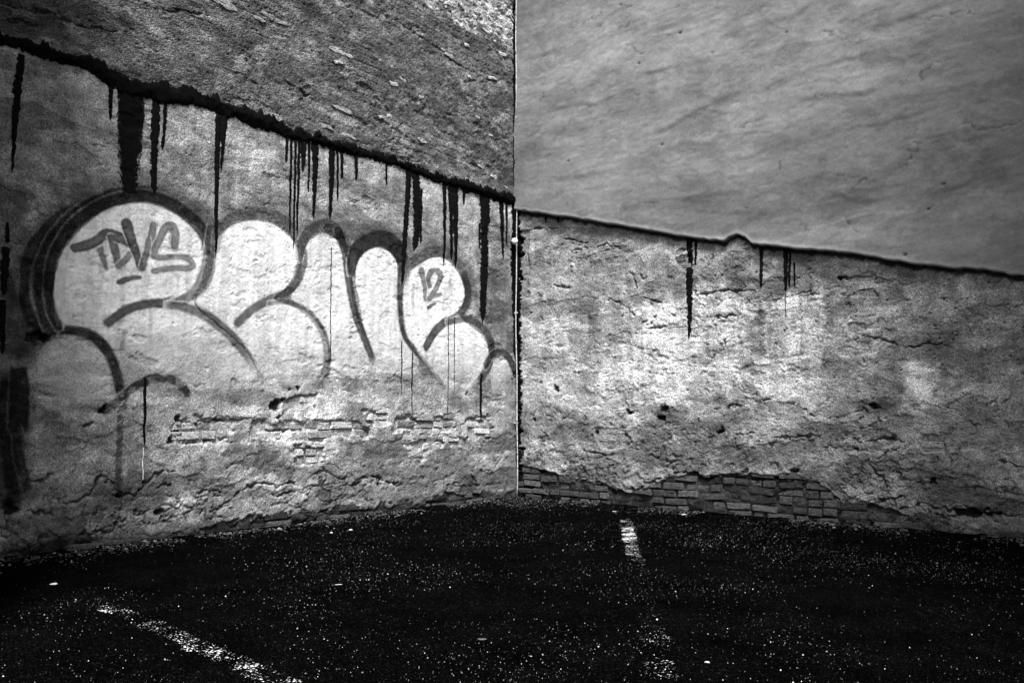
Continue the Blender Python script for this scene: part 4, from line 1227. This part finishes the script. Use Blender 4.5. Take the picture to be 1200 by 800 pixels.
def line_sheet(p0, p1, half, strength, k, label):
    a = np.array(on_ground(np.array([p0[0]]), np.array([p0[1]]))).ravel(); b = np.array(on_ground(np.array([p1[0]]), np.array([p1[1]]))).ravel()
    d = b - a; L = np.linalg.norm(d); d /= L; nrm = np.array([-d[1], d[0]])
    ns = int(L / 0.012); nc = 22
    s = np.linspace(0, L, ns); t = np.linspace(-1.6, 1.6, nc)
    X = a[0] + s[:, None] * d[0] + t * half * nrm[0]; Y = a[1] + s[:, None] * d[1] + t * half * nrm[1]
    prof = sstep(1.25, 0.9, np.abs(t) + 0 * s[:, None] + 0.5 * fbm(X / 0.08, Y / 0.08, 3, k))
    st = np.interp(s / L, np.linspace(0, 1, len(strength)), strength)
    A = prof * st[:, None] * (0.75 + 1.2 * fbm(X / 0.10, Y / 0.10, 4, k + 2))
    Z = ground_h(X, Y) + 0.009
    me = np_mesh('parking_line', np.stack([X, Y, Z], -1).reshape(-1, 3), grid_quads(ns, nc), {'alpha': np.clip(A, 0, 1)})
    return mesh_obj('parking_line', me, M_line, asph, label=label)


line_sheet((733, 606), (778, 800), 0.055, [0.3, 0.75, 0.85, 0.8, 0.7, 0.55, 0.4, 0.25, 0.15, 0.2, 0.3, 0.5, 0.4], 3, 'worn white parking line running out from the grey wall')
line_sheet((95, 700), (345, 806), 0.055, [0.1, 0.4, 0.65, 0.65, 0.5, 0.45, 0.6, 0.7, 0.65, 0.55, 0.45], 6, 'worn white parking line below the graffiti')

# loose grit: thousands of pale chips
def grit(name, xy, sizes, mat, label, tone_max=0.95):
    n = len(xy)
    base = np.array([[1, 0, 0], [0.2, 0.9, 0], [-0.9, 0.3, 0], [-0.3, -0.95, 0], [0.6, -0.5, 0], [0.05, 0, 0.32]])
    tri = np.array([[0, 1, 5], [1, 2, 5], [2, 3, 5], [3, 4, 5], [4, 0, 5]])
    rg = np.random.default_rng(4)
    ang = rg.uniform(0, 6.283, n); ca, sa = np.cos(ang), np.sin(ang)
    B = base[None] * (1 + rg.uniform(-0.35, 0.35, (n, 6, 3)))
    B = B * sizes[:, None, None]
    B[:, :, 1] *= rg.uniform(0.5, 1.0, n)[:, None]
    X = B[:, :, 0] * ca[:, None] - B[:, :, 1] * sa[:, None] + xy[:, 0:1]
    Y = B[:, :, 0] * sa[:, None] + B[:, :, 1] * ca[:, None] + xy[:, 1:2]
    Z = B[:, :, 2] + ground_h(xy[:, 0], xy[:, 1])[:, None] + 0.0025
    Z[:, :5] -= 0.004
    co = np.stack([X, Y, Z], -1).reshape(-1, 3)
    q = (tri[None] + 6 * np.arange(n)[:, None, None]).reshape(-1, 3)
    tone = np.repeat(np.clip(rg.beta(0.5, 3.4, n) * tone_max + 0.005, 0.006, 0.8), 6)
    me = np_mesh(name, co, q, {'tone': tone}, smooth=False)
    return mesh_obj(name, me, mat, None, kind='stuff', label=label)


m, nt, out = new_mat('stone_chip')
pos = geo_pos(nt)
tone = nd(nt, 'ShaderNodeAttribute', attribute_name='tone').outputs['Fac']
nt.links.new(surf(nt, math_n(nt, 'MULTIPLY', tone, remap(nt, noise_n(nt, pos, 90, 2, 0.5), 0.3, 0.7, 0.7, 1.2)), 0.8, 0.2, None), out.inputs['Surface'])
M_chip = m
rg = np.random.default_rng(8)
pts = []
xs = rg.uniform(0.05, 7.0, 70000); ys = rg.uniform(-7.8, -0.05, 70000)
dn = fbm(xs / 0.8, ys / 0.8, 4, 3) + 0.5
keep = rg.random(70000) < np.clip(dn - 0.1, 0.05, 1.0) ** 1.5 * 1.3
A = np.stack([xs[keep], ys[keep]], 1)
# more rubble in the corner and along the feet of the walls
cx = np.abs(rg.normal(0, 0.4, 1500)) + 0.06; cy = -np.abs(rg.normal(0, 0.4, 1500)) - 0.06
fx = np.abs(rg.normal(0, 0.2, 500)) + 0.05; fy = rg.uniform(-4.5, -0.1, 500)
hx = rg.uniform(0.1, 4.5, 300); hy = -np.abs(rg.normal(0, 0.15, 300)) - 0.05
A = np.vstack([A, np.stack([cx, cy], 1), np.stack([fx, fy], 1), np.stack([hx, hy], 1)])
sz = np.clip(rg.lognormal(math.log(0.0019), 0.5, len(A)), 0.0010, 0.009)
grit('grit', A, sz, M_chip, 'pale stone chips and grit scattered over the black asphalt')

# fallen plaster and dirt along the feet of the walls
fx = np.abs(rg.normal(0, 0.09, 2600)) + 0.045; fy = -np.abs(rg.uniform(0.05, 6.0, 2600))
hx = rg.uniform(0.05, 6.0, 2600); hy = -np.abs(rg.normal(0, 0.09, 2600)) - 0.045
kx = np.abs(rg.normal(0, 0.22, 700)) + 0.05; ky = -np.abs(rg.normal(0, 0.22, 700)) - 0.05
B_ = np.vstack([np.stack([fx, fy], 1), np.stack([hx, hy], 1), np.stack([kx, ky], 1)])
B_ = B_[(fbm(B_[:, 0] / 0.5, B_[:, 1] / 0.5, 3, 5) > -0.12)]
grit('rubble', B_, np.clip(rg.lognormal(math.log(0.0075), 0.5, len(B_)), 0.003, 0.03), M_chip, 'small crumbs of fallen plaster and dirt along the feet of the walls', 0.22)

# ------------------------------------------------------------------ litter
M_paper = plain('paper', 0.5, 0.9, 0.1, 0.1)
M_straw = plain('straw', 0.5, 0.9, 0.1, 0.2)


def scrap(name, px, py, size, aspect, rot, mat, label, cat, seed, lump=0.35):
    x, y = on_ground(np.array([px]), np.array([py])); x = x[0]; y = y[0]
    r = random.Random(seed)
    bm = bmesh.new()
    n = 9
    rings = []
    for k, (s, h) in enumerate([(1.0, 0.0), (0.85, 0.5), (0.45, 0.9)]):
        ring = []
        for i in range(n):
            a = 2 * math.pi * i / n
            j = 1 + r.uniform(-0.55, 0.35)
            ring.append(bm.verts.new((math.cos(a) * size * s * j, math.sin(a) * size * aspect * s * j, (h * lump + r.uniform(-0.08, 0.12)) * size * max(aspect, 0.3))))
        rings.append(ring)
    for k in range(2):
        for i in range(n):
            bm.faces.new((rings[k][i], rings[k][(i + 1) % n], rings[k + 1][(i + 1) % n], rings[k + 1][i]))
    bm.faces.new(rings[2]); bm.faces.new(rings[0][::-1])
    me = bpy.data.meshes.new(name)
    bm.to_mesh(me); bm.free()
    o = mesh_obj(name, me, mat, None, label=label, category=cat)
    o.location = (x, y, float(ground_h(x, y)) + 0.002)
    o.rotation_euler = (0, 0, math.radians(rot))
    return o


scrap('paper_scrap', 802, 605, 0.030, 0.35, 30, M_paper, 'torn white paper scrap lying below the crumbling brick foot of the grey wall', 'paper', 1)
scrap('paper_scrap', 720, 599.5, 0.024, 0.35, 20, M_paper, 'small white paper scrap at the end of the parking line by the grey wall', 'paper', 2)
scrap('paper_scrap', 64, 683, 0.020, 0.6, 60, M_paper, 'crumpled white paper scrap on dark asphalt at the end of the graffiti', 'paper', 3, 0.6)
scrap('twig', 397, 687, 0.022, 0.14, 48, M_straw, 'short pale straw lying on asphalt in front of the graffiti wall', 'straw', 4)
scrap('stone', 411, 620, 0.018, 0.6, 10, M_paper, 'white pebble close to the foot of the graffiti wall', 'stone', 5, 0.9)
scrap('stone', 388, 624, 0.014, 0.7, 10, M_paper, 'tiny white pebble near the white one under the graffiti wall', 'stone', 6, 0.9)
scrap('twig', 770, 728, 0.018, 0.25, -60, M_straw, 'pale splinter lying on asphalt beside the faded middle of the parking line', 'splinter', 7)
scrap('stone', 829, 778, 0.013, 0.5, 15, M_paper, 'white angular stone chip on open asphalt beside the parking line end', 'stone', 8, 0.8)
scrap('leaf', 565, 750, 0.024, 0.5, 35, plain('dry_leaf', 0.06), 'dull grey dry leaf lying flat on open asphalt', 'leaf', 9, 0.2)
